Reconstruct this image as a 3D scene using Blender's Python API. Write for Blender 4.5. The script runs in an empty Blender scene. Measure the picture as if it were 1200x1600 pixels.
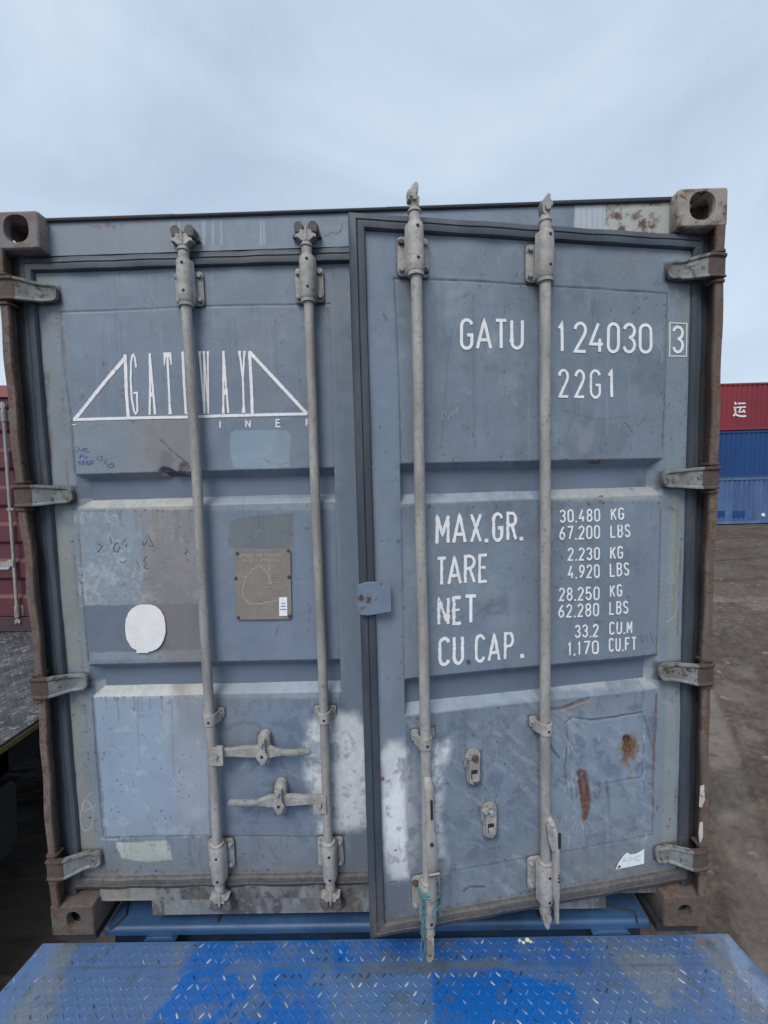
import bpy, math, random
import numpy as np
from mathutils import Vector, Matrix
random.seed(7)
sc = bpy.context.scene
COL = sc.collection

# ------------------------------------------------------------------ camera
CAM = np.array([0.0834879703, -1.45617740, 1.66336313])
F_PX = 660.0            # focal length in pixels of a 1200 x 1600 frame
R_ = np.array([0.99961127, 0.00930889, -0.02628019])
U_ = np.array([0.02556601, 0.06994779, 0.99722299])
W_ = np.array([-0.01112128, 0.99750722, -0.06968261])
cd = bpy.data.cameras.new('camera')
cam = bpy.data.objects.new('camera', cd); COL.objects.link(cam)
cam.matrix_world = Matrix(((R_[0], U_[0], -W_[0], CAM[0]), (R_[1], U_[1], -W_[1], CAM[1]), (R_[2], U_[2], -W_[2], CAM[2]), (0, 0, 0, 1)))
cd.sensor_fit = 'VERTICAL'; cd.sensor_height = 24.0; cd.lens = F_PX / 1600 * 24.0
cd.clip_start = 0.05; cd.clip_end = 3000
sc.camera = cam

# ------------------------------------------------------------------ sky, sun, exposure
SUN_EL, SUN_AZ = math.radians(52), math.radians(200)      # high, behind the camera
world = bpy.data.worlds.new('World'); sc.world = world; world.use_nodes = True
nt = world.node_tree; nt.nodes.clear()
def wn(t, **k):
    n = nt.nodes.new(t)
    for a, b in k.items(): setattr(n, a, b)
    return n
sky = wn('ShaderNodeTexSky', sky_type='NISHITA', sun_disc=False, sun_elevation=SUN_EL, sun_rotation=SUN_AZ)
sky.dust_density = 3.0; sky.air_density = 1.0
tc = wn('ShaderNodeTexCoord')
mp = wn('ShaderNodeMapping'); mp.inputs['Scale'].default_value = (1, 1, 2.2); mp.inputs['Location'].default_value = (.3, 1.7, .2)
nz = wn('ShaderNodeTexNoise'); nz.inputs['Scale'].default_value = 2.1; nz.inputs['Detail'].default_value = 8; nz.inputs['Roughness'].default_value = .52; nz.inputs['Distortion'].default_value = .5
nt.links.new(tc.outputs['Generated'], mp.inputs[0]); nt.links.new(mp.outputs[0], nz.inputs['Vector'])
cr = wn('ShaderNodeValToRGB')
cr.color_ramp.elements[0].position = .36; cr.color_ramp.elements[0].color = (4.05, 5.0, 6.3, 1)
cr.color_ramp.elements[1].position = .69; cr.color_ramp.elements[1].color = (5.3, 6.3, 7.45, 1)
nt.links.new(nz.outputs['Fac'], cr.inputs[0])
sx_ = wn('ShaderNodeSeparateXYZ'); nt.links.new(tc.outputs['Generated'], sx_.inputs[0])
hz = wn('ShaderNodeMapRange'); hz.inputs['From Min'].default_value = .0; hz.inputs['From Max'].default_value = .42; hz.inputs['To Min'].default_value = .75; hz.inputs['To Max'].default_value = 0; nt.links.new(sx_.outputs['Z'], hz.inputs[0])
hm = wn('ShaderNodeMix', data_type='RGBA'); nt.links.new(hz.outputs[0], hm.inputs[0]); nt.links.new(cr.outputs[0], hm.inputs[6]); hm.inputs[7].default_value = (5.9, 7.0, 8.1, 1)
mx = wn('ShaderNodeMix', data_type='RGBA'); mx.inputs[0].default_value = .88
nt.links.new(sky.outputs[0], mx.inputs[6]); nt.links.new(hm.outputs[2], mx.inputs[7])
bg = wn('ShaderNodeBackground'); bg.inputs['Strength'].default_value = .074
wo = wn('ShaderNodeOutputWorld')
nt.links.new(mx.outputs[2], bg.inputs[0]); nt.links.new(bg.outputs[0], wo.inputs[0])
sl = bpy.data.lights.new('sun', 'SUN'); sl.energy = 1.5; sl.angle = math.radians(28); sl.color = (1, .95, .88)
so = bpy.data.objects.new('sun', sl); COL.objects.link(so)
sd = Vector((math.sin(SUN_AZ) * math.cos(SUN_EL), math.cos(SUN_AZ) * math.cos(SUN_EL), math.sin(SUN_EL)))
so.rotation_euler = sd.to_track_quat('Z', 'Y').to_euler()
sc.view_settings.view_transform = 'Standard'; sc.view_settings.look = 'None'
sc.view_settings.exposure = 0.78; sc.view_settings.gamma = 1

# ------------------------------------------------------------------ measured points -> door-plane coordinates
def ray(x, y): return (x - 600) / F_PX * R_ - (y - 800) / F_PX * U_ + W_
TH = math.radians(9.03); HR = np.array([1.19, 0, 0]); HL = np.array([-1.19, 0, 0])
def plane_map(th, H):
    n = np.array([-math.sin(th), math.cos(th), 0]); e = np.array([math.cos(th), math.sin(th), 0])
    def m(x, y, off=.05):
        d = ray(x, y); t = (off - (CAM - H) @ n) / (d @ n); P = CAM + d * t - H
        return (float(P @ e), float(P[2]))
    return m
RD = plane_map(TH, HR); LD = plane_map(0, HL)
def WY(x, y, Y):
    d = ray(x, y); P = CAM + d * (Y - CAM[1]) / d[1]; return (float(P[0]), float(P[2]))
def WZ(x, y, Z):
    d = ray(x, y); P = CAM + d * (Z - CAM[2]) / d[2]; return (float(P[0]), float(P[1]))

# ------------------------------------------------------------------ object helpers
def tag(o, label=None, cat=None, group=None, kind=None):
    if label: o['label'] = label
    if cat: o['category'] = cat
    if group: o['group'] = group
    if kind: o['kind'] = kind
    return o
def empty(name, loc=(0, 0, 0), rz=0):
    o = bpy.data.objects.new(name, None); COL.objects.link(o); o.location = loc; o.rotation_euler = (0, 0, rz)
    o.empty_display_size = .2
    return o
def copy_tree(o, parent=None):
    c = o.copy(); COL.objects.link(c); c.parent = parent
    for ch in [x for x in COL.objects if x.parent == o]: copy_tree(ch, c)
    return c

class MB:
    """collects faces; build() links them as one mesh object"""
    def __init__(s): s.v = []; s.f = []; s.m = []
    def add(s, vs, fs, mi=0):
        b = len(s.v); s.v += [tuple(map(float, p)) for p in vs]
        s.f += [tuple(b + i for i in f) for f in fs]; s.m += [mi] * len(fs)
    def box(s, x0, x1, y0, y1, z0, z1, mi=0):
        s.add([(x0, y0, z0), (x1, y0, z0), (x1, y1, z0), (x0, y1, z0), (x0, y0, z1), (x1, y0, z1), (x1, y1, z1), (x0, y1, z1)],
              [(0, 3, 2, 1), (4, 5, 6, 7), (0, 1, 5, 4), (1, 2, 6, 5), (2, 3, 7, 6), (3, 0, 4, 7)], mi)
    def prism_y(s, pts, y0, y1, mi=0):
        """outline in (x,z), ccw seen from -y; y0 front < y1 back"""
        a = sum(p[0] * q[1] - q[0] * p[1] for p, q in zip(pts, pts[1:] + pts[:1]))
        if a < 0: pts = pts[::-1]
        n = len(pts)
        s.add([(x, y0, z) for x, z in pts] + [(x, y1, z) for x, z in pts],
              [tuple(range(n)), tuple(range(2 * n - 1, n - 1, -1))] + [(i, i + n, (i + 1) % n + n, (i + 1) % n) for i in range(n)], mi)
    def prism_x(s, pts, x0, x1, mi=0):
        """outline in (y,z)"""
        a = sum(p[0] * q[1] - q[0] * p[1] for p, q in zip(pts, pts[1:] + pts[:1]))
        if a > 0: pts = pts[::-1]
        n = len(pts)
        s.add([(x0, y, z) for y, z in pts] + [(x1, y, z) for y, z in pts],
              [tuple(range(n)), tuple(range(2 * n - 1, n - 1, -1))] + [(i, i + n, (i + 1) % n + n, (i + 1) % n) for i in range(n)], mi)
    def prism_z(s, pts, z0, z1, mi=0):
        a = sum(p[0] * q[1] - q[0] * p[1] for p, q in zip(pts, pts[1:] + pts[:1]))
        if a > 0: pts = pts[::-1]
        n = len(pts)
        s.add([(x, y, z0) for x, y in pts] + [(x, y, z1) for x, y in pts],
              [tuple(range(n)), tuple(range(2 * n - 1, n - 1, -1))] + [(i, i + n, (i + 1) % n + n, (i + 1) % n) for i in range(n)], mi)
    def rings(s, rings, mi=0, cap=True):
        n = len(rings[0]); vs = [p for r in rings for p in r]; fs = []
        for k in range(len(rings) - 1):
            for i in range(n): fs.append((k * n + i, k * n + (i + 1) % n, (k + 1) * n + (i + 1) % n, (k + 1) * n + i))
        if cap: fs += [tuple(range(n - 1, -1, -1)), tuple((len(rings) - 1) * n + i for i in range(n))]
        s.add(vs, fs, mi)
    def lathe(s, prof, c=(0, 0, 0), ax='z', n=16, mi=0, sx=1, sy=1):
        """prof: (r, t) along axis"""
        rs = []
        for r, t in prof:
            ring = []
            for i in range(n):
                a = 2 * math.pi * i / n; p, q = r * math.cos(a) * sx, r * math.sin(a) * sy
                ring.append({'z': (c[0] + p, c[1] + q, c[2] + t), 'y': (c[0] + q, c[1] + t, c[2] + p), 'x': (c[0] + t, c[1] + p, c[2] + q)}[ax])
            rs.append(ring)
        s.rings(rs, mi)
    def tube(s, pts, r, n=8, mi=0):
        rs = []
        P = [Vector(p) for p in pts]
        for i, p in enumerate(P):
            d = (P[min(i + 1, len(P) - 1)] - P[max(i - 1, 0)]).normalized()
            a = d.cross(Vector((0, 0, 1)) if abs(d.z) < .9 else Vector((1, 0, 0))).normalized(); b = d.cross(a)
            rr = r[i] if isinstance(r, (list, tuple)) else r
            rs.append([tuple(p + a * rr * math.cos(2 * math.pi * k / n) + b * rr * math.sin(2 * math.pi * k / n)) for k in range(n)])
        s.rings(rs, mi)
    def build(s, name, mat, parent=None, bevel=0, angle=38, segs=2):
        me = bpy.data.meshes.new(name); me.from_pydata(s.v, [], s.f)
        mats = mat if isinstance(mat, (list, tuple)) else [mat]
        for m in mats: me.materials.append(m)
        if len(mats) > 1: me.polygons.foreach_set('material_index', s.m)
        import bmesh
        bm = bmesh.new(); bm.from_mesh(me); bmesh.ops.recalc_face_normals(bm, faces=bm.faces); bm.to_mesh(me); bm.free()
        me.polygons.foreach_set('use_smooth', [True] * len(me.polygons)); me.set_sharp_from_angle(angle=math.radians(angle))
        o = bpy.data.objects.new(name, me); COL.objects.link(o); o.parent = parent
        if bevel:
            b = o.modifiers.new('bevel', 'BEVEL'); b.width = bevel; b.segments = segs; b.limit_method = 'ANGLE'; b.angle_limit = math.radians(40); b.harden_normals = True; b.use_clamp_overlap = True
        return o

def rrect(x0, x1, z0, z1, r, n=4):
    pts = []
    for cx, cz, a0 in ((x1 - r, z0 + r, -90), (x1 - r, z1 - r, 0), (x0 + r, z1 - r, 90), (x0 + r, z0 + r, 180)):
        for i in range(n + 1):
            a = math.radians(a0 + 90 * i / n); pts.append((cx + r * math.cos(a), cz + r * math.sin(a)))
    return pts

# ------------------------------------------------------------------ materials
def newmat(name):
    m = bpy.data.materials.new(name); m.use_nodes = True; t = m.node_tree; b = t.nodes['Principled BSDF']
    return m, t, b
def N(t, typ, **k):
    n = t.nodes.new(typ)
    for a, v in k.items():
        if a in n.inputs.keys() if hasattr(n.inputs, 'keys') else False: n.inputs[a].default_value = v
        else: setattr(n, a, v)
    return n
def noise(t, scale, detail=4, rough=.55, vec=None, stretch=None, dist=0):
    c = t.nodes.new('ShaderNodeTexCoord'); mpn = t.nodes.new('ShaderNodeMapping')
    if stretch: mpn.inputs['Scale'].default_value = stretch
    mpn.inputs['Location'].default_value = (random.random() * 9, random.random() * 9, random.random() * 9)
    t.links.new(c.outputs['Object'], mpn.inputs[0])
    n = t.nodes.new('ShaderNodeTexNoise'); n.inputs['Scale'].default_value = scale; n.inputs['Detail'].default_value = detail
    n.inputs['Roughness'].default_value = rough; n.inputs['Distortion'].default_value = dist
    t.links.new(mpn.outputs[0], n.inputs['Vector'])
    return n.outputs['Fac']
def ramp(t, fac, a, b, ca=(0, 0, 0, 1), cb=(1, 1, 1, 1)):
    r = t.nodes.new('ShaderNodeValToRGB'); r.color_ramp.elements[0].position = a; r.color_ramp.elements[1].position = b
    r.color_ramp.elements[0].color = ca; r.color_ramp.elements[1].color = cb
    t.links.new(fac, r.inputs[0]); return r.outputs[0]
def mixc(t, fac, a, b, blend='MIX'):
    n = t.nodes.new('ShaderNodeMix'); n.data_type = 'RGBA'; n.blend_type = blend
    for i, x in ((0, fac), (6, a), (7, b)):
        if hasattr(x, 'is_linked'): t.links.new(x, n.inputs[i])
        elif i == 0: n.inputs[0].default_value = x
        else: n.inputs[i].default_value = (*x[:3], 1)
    return n.outputs[2]
def bump(t, b, h, strength=.3, dist=.002):
    n = t.nodes.new('ShaderNodeBump'); n.inputs['Strength'].default_value = strength; n.inputs['Distance'].default_value = dist
    t.links.new(h, n.inputs['Height']); t.links.new(n.outputs[0], b.inputs['Normal']); return n
RUST_D, RUST_L = (.045, .025, .02), (.125, .065, .045)
def weathered(name, base, base2=None, rust=.35, scale=14, rough=.6, metal=0, grime=.5, bstr=.35, rustc=(RUST_D, RUST_L), streak=None, edge=False):
    """painted steel: two paint tones, dirt and rust blotches. rust 0..1 = covered share"""
    m, t, b = newmat(name)
    base2 = base2 or tuple(c * .78 for c in base)
    n1 = noise(t, scale * .45, 5, .6, stretch=streak)
    c = mixc(t, ramp(t, n1, .35, .65), base, base2)
    n2 = noise(t, scale * 1.9, 6, .65)
    c = mixc(t, ramp(t, n2, .50, .78, (0, 0, 0, 1), (grime, grime, grime, 1)), c, tuple(x * .45 for x in base))
    if rust > 0:
        n3 = noise(t, scale, 7, .68, dist=.4); n4 = noise(t, scale * 4, 4, .6)
        p = .72 - rust * .44
        c2 = mixc(t, ramp(t, n4, .35, .65), rustc[0], rustc[1])
        c = mixc(t, ramp(t, n3, p - .04, p + .05), c, c2)
    if edge:
        ge = t.nodes.new('ShaderNodeNewGeometry'); ad = t.nodes.new('ShaderNodeMath'); ad.operation = 'MULTIPLY_ADD'; ad.inputs[1].default_value = .16
        t.links.new(noise(t, 70, 5, .7), ad.inputs[0]); t.links.new(ge.outputs['Pointiness'], ad.inputs[2])
        c = mixc(t, ramp(t, ad.outputs[0], .635, .70), c, mixc(t, n2, (.10, .065, .05), (.19, .15, .13)))
    t.links.new(c, b.inputs['Base Color'])
    r = t.nodes.new('ShaderNodeMapRange'); r.inputs['To Min'].default_value = rough - .14; r.inputs['To Max'].default_value = min(1, rough + .2)
    t.links.new(n2, r.inputs[0]); t.links.new(r.outputs[0], b.inputs['Roughness'])
    b.inputs['Metallic'].default_value = metal
    bump(t, b, noise(t, scale * 5, 5, .65), bstr, .0025)
    return m
def canvas_mat(name, rough=.5, var=.1, bstr=.25, bscale=220, spec=.4):
    m, t, b = newmat(name)
    a = t.nodes.new('ShaderNodeVertexColor'); a.layer_name = 'Col'
    n = noise(t, 260, 3, .6); k = ramp(t, n, .3, .7, (1 - var, 1 - var, 1 - var, 1), (1 + var, 1 + var, 1 + var, 1))
    c = mixc(t, 1.0, a.outputs['Color'], k, 'MULTIPLY')
    n2 = noise(t, 9, 5, .6, stretch=(1, 1, .35)); k2 = ramp(t, n2, .3, .7, (.93, .93, .94, 1), (1.06, 1.06, 1.05, 1))
    c = mixc(t, 1.0, c, k2, 'MULTIPLY')
    t.links.new(c, b.inputs['Base Color'])
    n3 = noise(t, 30, 6, .7)
    r = t.nodes.new('ShaderNodeMapRange'); r.inputs['To Min'].default_value = rough - .12; r.inputs['To Max'].default_value = rough + .22
    t.links.new(n3, r.inputs[0]); t.links.new(r.outputs[0], b.inputs['Roughness'])
    b.inputs['Specular IOR Level'].default_value = spec
    n5 = t.nodes.new('ShaderNodeMath'); n5.operation = 'MULTIPLY_ADD'; n5.inputs[1].default_value = .35
    t.links.new(noise(t, bscale, 4, .6), n5.inputs[0]); t.links.new(n3, n5.inputs[2])
    bump(t, b, n5.outputs[0], bstr, .0012)
    return m
def flat_mat(name, col, rough=.5, metal=0, var=.08, scale=60):
    m, t, b = newmat(name)
    n = noise(t, scale, 4, .6)
    t.links.new(mixc(t, ramp(t, n, .3, .7), tuple(c * (1 - var) for c in col), tuple(c * (1 + var) for c in col)), b.inputs['Base Color'])
    b.inputs['Roughness'].default_value = rough; b.inputs['Metallic'].default_value = metal
    bump(t, b, n, .12, .001)
    return m
M_DOOR = canvas_mat('weathered_door_paint')
M_WHITE = weathered('worn_white_lettering', (.80, .81, .82), (.74, .74, .75), rust=.12, scale=55, rough=.5, grime=.18, bstr=.2, rustc=((.20, .22, .26), (.35, .36, .40)))
M_WHITEN = flat_mat('clean_white_lettering', (.74, .80, .88), .45)
M_LOGO = weathered('cracked_white_lettering', (.80, .78, .79), (.72, .70, .72), rust=.14, scale=70, rough=.5, grime=.2, bstr=.2, rustc=((.16, .19, .25), (.30, .32, .36)))
M_HEAD = weathered('chipped_white_lettering', (.80, .79, .80), (.72, .71, .72), rust=.12, scale=60, rough=.5, grime=.15, bstr=.2, rustc=((.20, .22, .26), (.40, .42, .45)))
M_BAR = weathered('dull_zinc_paint', (.36, .35, .335), (.225, .218, .21), rust=.17, scale=40, rough=.5, grime=.8, bstr=.6, streak=(1, 1, .22), rustc=((.12, .10, .09), (.20, .16, .13)))
M_HW = weathered('zinc_hardware', (.40, .385, .37), (.26, .25, .24), rust=.17, scale=42, rough=.55, grime=.85, bstr=.8, edge=True, rustc=((.10, .08, .07), (.19, .14, .11)))
M_HW2 = weathered('rough_cast_grip', (.27, .27, .27), (.19, .19, .19), rust=.15, scale=60, rough=.7, grime=.7, bstr=.9)
M_BOLT = weathered('grey_bolt', (.30, .31, .32), rust=.25, scale=60, rough=.5)
M_RBOLT = weathered('rusty_bolt', (.16, .10, .08), rust=.7, scale=60, rough=.8)
M_DBOLT = weathered('dark_bolt', (.075, .07, .09), rust=.1, scale=60, rough=.6)
M_HOLE = flat_mat('dark_grease_hole', (.012, .012, .015), .8)
M_HINGE = weathered('hinge_green_grey_paint', (.205, .225, .225), (.125, .135, .13), rust=.36, scale=38, rough=.6, grime=.85, edge=True)
M_HRUST = weathered('rusty_hinge_knuckle', (.062, .045, .041), (.085, .064, .058), rust=.35, scale=40, rough=.75, grime=.6)
M_POST = weathered('rusted_post_edge', (.15, .125, .115), (.085, .056, .046), rust=.46, scale=40, rough=.75, grime=.6, streak=(1, 1, .12), rustc=((.045, .024, .018), (.17, .095, .06)))
M_POSTIN = weathered('grey_post_paint', (.045, .052, .066), (.03, .034, .042), rust=.25, scale=12, rough=.6)
M_CAST_T = weathered('rusty_cast_steel', (.30, .28, .25), (.20, .18, .165), rust=.40, scale=26, rough=.72, bstr=.8, rustc=((.085, .042, .03), (.20, .11, .075)))
M_CAST_L = weathered('dull_cast_steel', (.185, .18, .185), (.13, .12, .125), rust=.46, scale=24, rough=.68, bstr=.7, rustc=((.13, .09, .08), (.19, .14, .125)))
M_CAST_B = weathered('muddy_cast_steel', (.115, .10, .09), (.065, .055, .05), rust=.52, scale=16, rough=.85, bstr=.8, rustc=((.07, .045, .037), (.13, .085, .065)))
M_WALL = weathered('container_side_paint', (.14, .18, .245), (.12, .155, .21), rust=.15, scale=3, rough=.55)
M_DARKIN = flat_mat('dark_interior', (.08, .07, .06), .8)
M_WOOD = flat_mat('plywood_floor', (.13, .085, .05), .8, scale=8)
# rubber: black rubber above, greyed by dried splash mud near the sill
def rubber():
    m, t, b = newmat('aged_rubber')
    c = t.nodes.new('ShaderNodeTexCoord'); s = t.nodes.new('ShaderNodeSeparateXYZ'); t.links.new(c.outputs['Object'], s.inputs[0])
    mr = t.nodes.new('ShaderNodeMapRange'); mr.inputs['From Min'].default_value = .05; mr.inputs['From Max'].default_value = .62
    t.links.new(s.outputs['Z'], mr.inputs[0])
    n = noise(t, 24, 6, .7, stretch=(1, 1, .5))
    ad = t.nodes.new('ShaderNodeMath'); ad.operation = 'MULTIPLY_ADD'; ad.inputs[1].default_value = 1.1; t.links.new(n, ad.inputs[0])
    sb = t.nodes.new('ShaderNodeMath'); sb.operation = 'SUBTRACT'; sb.inputs[1].default_value = .55
    t.links.new(mr.outputs[0], ad.inputs[2]); t.links.new(ad.outputs[0], sb.inputs[0])
    dirt = mixc(t, ramp(t, noise(t, 60, 4, .6), .35, .65), (.13, .115, .105), (.075, .065, .058))
    rub = mixc(t, ramp(t, noise(t, 9, 5, .65, stretch=(1, 1, .3)), .4, .65), (.036, .045, .060), (.062, .074, .094))
    rub = mixc(t, ramp(t, noise(t, 30, 6, .7, stretch=(1, 1, .3)), .60, .75), rub, (.10, .085, .08))
    t.links.new(mixc(t, ramp(t, sb.outputs[0], .1, .55), dirt, rub), b.inputs['Base Color'])
    b.inputs['Roughness'].default_value = .62
    bump(t, b, n, .3, .002)
    return m
M_RUB = rubber()

# ------------------------------------------------------------------ numpy noise and painted grids
def vn(U, V, scale, seed, octv=4, pers=.5):
    out = np.zeros_like(U); amp = 1; tot = 0; rs = np.random.RandomState(seed)
    for o in range(octv):
        g = rs.rand(128, 128); x = U * scale + 31.7 * o + 50; y = V * scale + 17.3 * o + 50
        xi = np.floor(x).astype(int); yi = np.floor(y).astype(int); fx = x - xi; fy = y - yi
        fx = fx * fx * (3 - 2 * fx); fy = fy * fy * (3 - 2 * fy)
        a = g[xi % 128, yi % 128]; b = g[(xi + 1) % 128, yi % 128]; c = g[xi % 128, (yi + 1) % 128]; d = g[(xi + 1) % 128, (yi + 1) % 128]
        out += amp * ((a * (1 - fx) + b * fx) * (1 - fy) + (c * (1 - fx) + d * fx) * fy); tot += amp; amp *= pers; scale *= 2
    return out / tot
def sst(x, a, b): t = np.clip((x - a) / (b - a), 0, 1); return t * t * (3 - 2 * t)

class Canvas:
    """grid in the (u,z) plane of a sheet: painted albedo C and relief D (metres, + = into the sheet)"""
    def __init__(s, u0, u1, z0, z1, res, mapf, base, seed=1):
        s.nu = int(round((u1 - u0) / res)) + 1; s.nz = int(round((z1 - z0) / res)) + 1
        s.u = np.linspace(u0, u1, s.nu); s.z = np.linspace(z0, z1, s.nz); s.map = mapf; s.seed = seed
        s.U, s.Z = np.meshgrid(s.u, s.z); s.C = np.zeros((s.nz, s.nu, 3)) + np.array(base); s.D = np.zeros((s.nz, s.nu))
        s.k = 0
    def px(s, pts): return np.array([s.map(*p) for p in pts])
    def sub(s, q, pad):
        i0 = np.searchsorted(s.u, q[:, 0].min() - pad); i1 = np.searchsorted(s.u, q[:, 0].max() + pad)
        j0 = np.searchsorted(s.z, q[:, 1].min() - pad); j1 = np.searchsorted(s.z, q[:, 1].max() + pad)
        return slice(j0, max(j1, j0 + 1)), slice(i0, max(i1, i0 + 1))
    def blend(s, sl, m, col, a=1):
        m = (np.clip(m, 0, 1) * a)[..., None]; s.C[sl] = s.C[sl] * (1 - m) + np.array(col) * m
    def mul(s, sl, m, f): s.C[sl] *= (1 + np.clip(m, 0, 1)[..., None] * (np.array(f) - 1))
    def warp(s, U, V, amt, freq):
        s.k += 1
        return U + (vn(U, V, freq, s.seed * 100 + s.k, 3) - .5) * 2 * amt, V + (vn(U, V, freq, s.seed * 100 + s.k + 50, 3) - .5) * 2 * amt
    def sd_poly(s, U, V, q):
        d = np.full(U.shape, 1e9); ins = np.zeros(U.shape, bool); n = len(q)
        for i in range(n):
            a = q[i]; b = q[(i + 1) % n]; e = b - a; wx = U - a[0]; wy = V - a[1]
            t = np.clip((wx * e[0] + wy * e[1]) / max(e @ e, 1e-12), 0, 1)
            d = np.minimum(d, (wx - e[0] * t) ** 2 + (wy - e[1] * t) ** 2)
            c = ((a[1] > V) != (b[1] > V)) & (U < (b[0] - a[0]) * (V - a[1]) / ((b[1] - a[1]) if abs(b[1] - a[1]) > 1e-12 else 1e-12) + a[0])
            ins ^= c
        d = np.sqrt(d); return np.where(ins, d, -d)
    def poly(s, pts, col=None, a=1, soft=.004, wob=.003, freq=30, mul=None, tex=0, tfreq=60):
        q = s.px(pts); sl = s.sub(q, soft * 2 + wob * 2); U, V = s.warp(s.U[sl], s.Z[sl], wob, freq)
        m = sst(s.sd_poly(U, V, q), -soft, soft)
        if tex: m = m * (1 - tex * sst(vn(U, V, tfreq, s.seed + 7 + s.k, 4), .42, .62))
        if mul is not None: s.mul(sl, m * a, mul)
        else: s.blend(sl, m, col, a)
    def line(s, pts, w, col, a=1, soft=.0025, wob=.001, brk=0, depth=0, px=True):
        q = s.px(pts) if px else np.array(pts); sl = s.sub(q, w + soft * 2 + wob); U, V = s.warp(s.U[sl], s.Z[sl], wob, 40)
        d = np.full(U.shape, 1e9)
        for i in range(len(q) - 1):
            p, r = q[i], q[i + 1]; e = r - p; wx = U - p[0]; wy = V - p[1]
            t = np.clip((wx * e[0] + wy * e[1]) / max(e @ e, 1e-12), 0, 1)
            d = np.minimum(d, (wx - e[0] * t) ** 2 + (wy - e[1] * t) ** 2)
        m = 1 - sst(np.sqrt(d), w / 2, w / 2 + soft)
        if brk: m = m * (1 - brk * sst(vn(U, V, 45, s.seed + 3 + s.k, 3), .4, .6))
        s.blend(sl, m, col, a)
        if depth: s.D[sl] += m * depth
    def blob(s, x, y, rx, ry, col=None, a=1, soft=.5, wob=.3, freq=None, mul=None, depth=0, px=True):
        """radii in metres; soft = share of the radius that fades"""
        c = np.array(s.map(x, y)) if px else np.array((x, y)); r = max(rx, ry)
        q = np.array([[c[0] - rx, c[1] - ry], [c[0] + rx, c[1] + ry]]); sl = s.sub(q, r * (wob + .1))
        U, V = s.warp(s.U[sl], s.Z[sl], r * wob, (freq or .6 / r)); d = np.sqrt(((U - c[0]) / rx) ** 2 + ((V - c[1]) / ry) ** 2)
        m = 1 - sst(d, 1 - soft, 1)
        if mul is not None: s.mul(sl, m * a, mul)
        else: s.blend(sl, m, col, a)
        if depth: s.D[sl] += m * depth
    def specks(s, n, box, r=(.001, .003), cols=((.05, .045, .05), (.12, .06, .035)), a=.85, seed=0):
        rs = random.Random(seed)
        for i in range(n):
            s.blob(rs.uniform(box[0], box[1]), rs.uniform(box[2], box[3]), rs.uniform(*r), rs.uniform(*r) * rs.choice((1, 1, 2)), rs.choice(cols), a * rs.uniform(.5, 1), soft=.4, wob=.2)
    def grime(s, amt=.12, seed=5, streak=.10):
        g = (slice(None), slice(None))
        s.C *= (1 + (vn(s.U, s.Z, 2.2, seed, 5, .55) - .5) * 2 * amt)[..., None]
        s.C *= (1 + (vn(s.U, s.Z * .12, 26, seed + 1, 4, .6) - .5) * 2 * streak)[..., None]
        s.C *= (1 + (vn(s.U, s.Z, 60, seed + 2, 3, .7) - .5) * .12)[..., None]
        m = sst(vn(s.U, s.Z, 5, seed + 3, 6, .62), .56, .72); s.blend(g, m, (.10, .115, .145), .35)
        m = sst(vn(s.U, s.Z, 7, seed + 4, 6, .62), .60, .74); s.blend(g, m, (.27, .32, .37), .30)
    def build(s, name, mat, parent, y0, thick, orient='xz'):
        nu, nz = s.nu, s.nz; n = nu * nz
        co = np.zeros((n, 3)); co[:, 0] = s.U.ravel(); co[:, 1] = y0 + s.D.ravel(); co[:, 2] = s.Z.ravel()
        idx = np.arange(n).reshape(nz, nu)
        q = np.stack([idx[:-1, :-1], idx[:-1, 1:], idx[1:, 1:], idx[1:, :-1]], -1).reshape(-1, 4)
        col = np.ones((n, 4)); col[:, :3] = s.C.reshape(-1, 3)
        # rim and back
        rim = np.concatenate([idx[0, :], idx[1:, -1], idx[-1, -2::-1], idx[-2:0:-1, 0]]); k = len(rim)
        back = co[rim].copy(); back[:, 1] = y0 + thick
        co = np.vstack([co, back]); col = np.vstack([col, col[rim]])
        b = n + np.arange(k); rn = np.roll(rim, -1); bn = np.roll(b, -1)
        q2 = np.stack([rim, b, bn, rn], -1); q = np.vstack([q, q2])
        me = bpy.data.meshes.new(name); nq = len(q)
        me.vertices.add(len(co)); me.vertices.foreach_set('co', co.ravel())
        me.loops.add(nq * 4 + k); me.loops.foreach_set('vertex_index', np.concatenate([q.ravel(), b[::-1]]))
        me.polygons.add(nq + 1); me.polygons.foreach_set('loop_start', np.arange(nq + 1) * 4)
        me.update(calc_edges=True)
        at = me.color_attributes.new('Col', 'FLOAT_COLOR', 'POINT'); at.data.foreach_set('color', col.ravel())
        me.polygons.foreach_set('use_smooth', np.ones(nq + 1, bool))
        me.set_sharp_from_angle(angle=math.radians(65))
        me.materials.append(mat); o = bpy.data.objects.new(name, me); COL.objects.link(o); o.parent = parent
        return o

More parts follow.
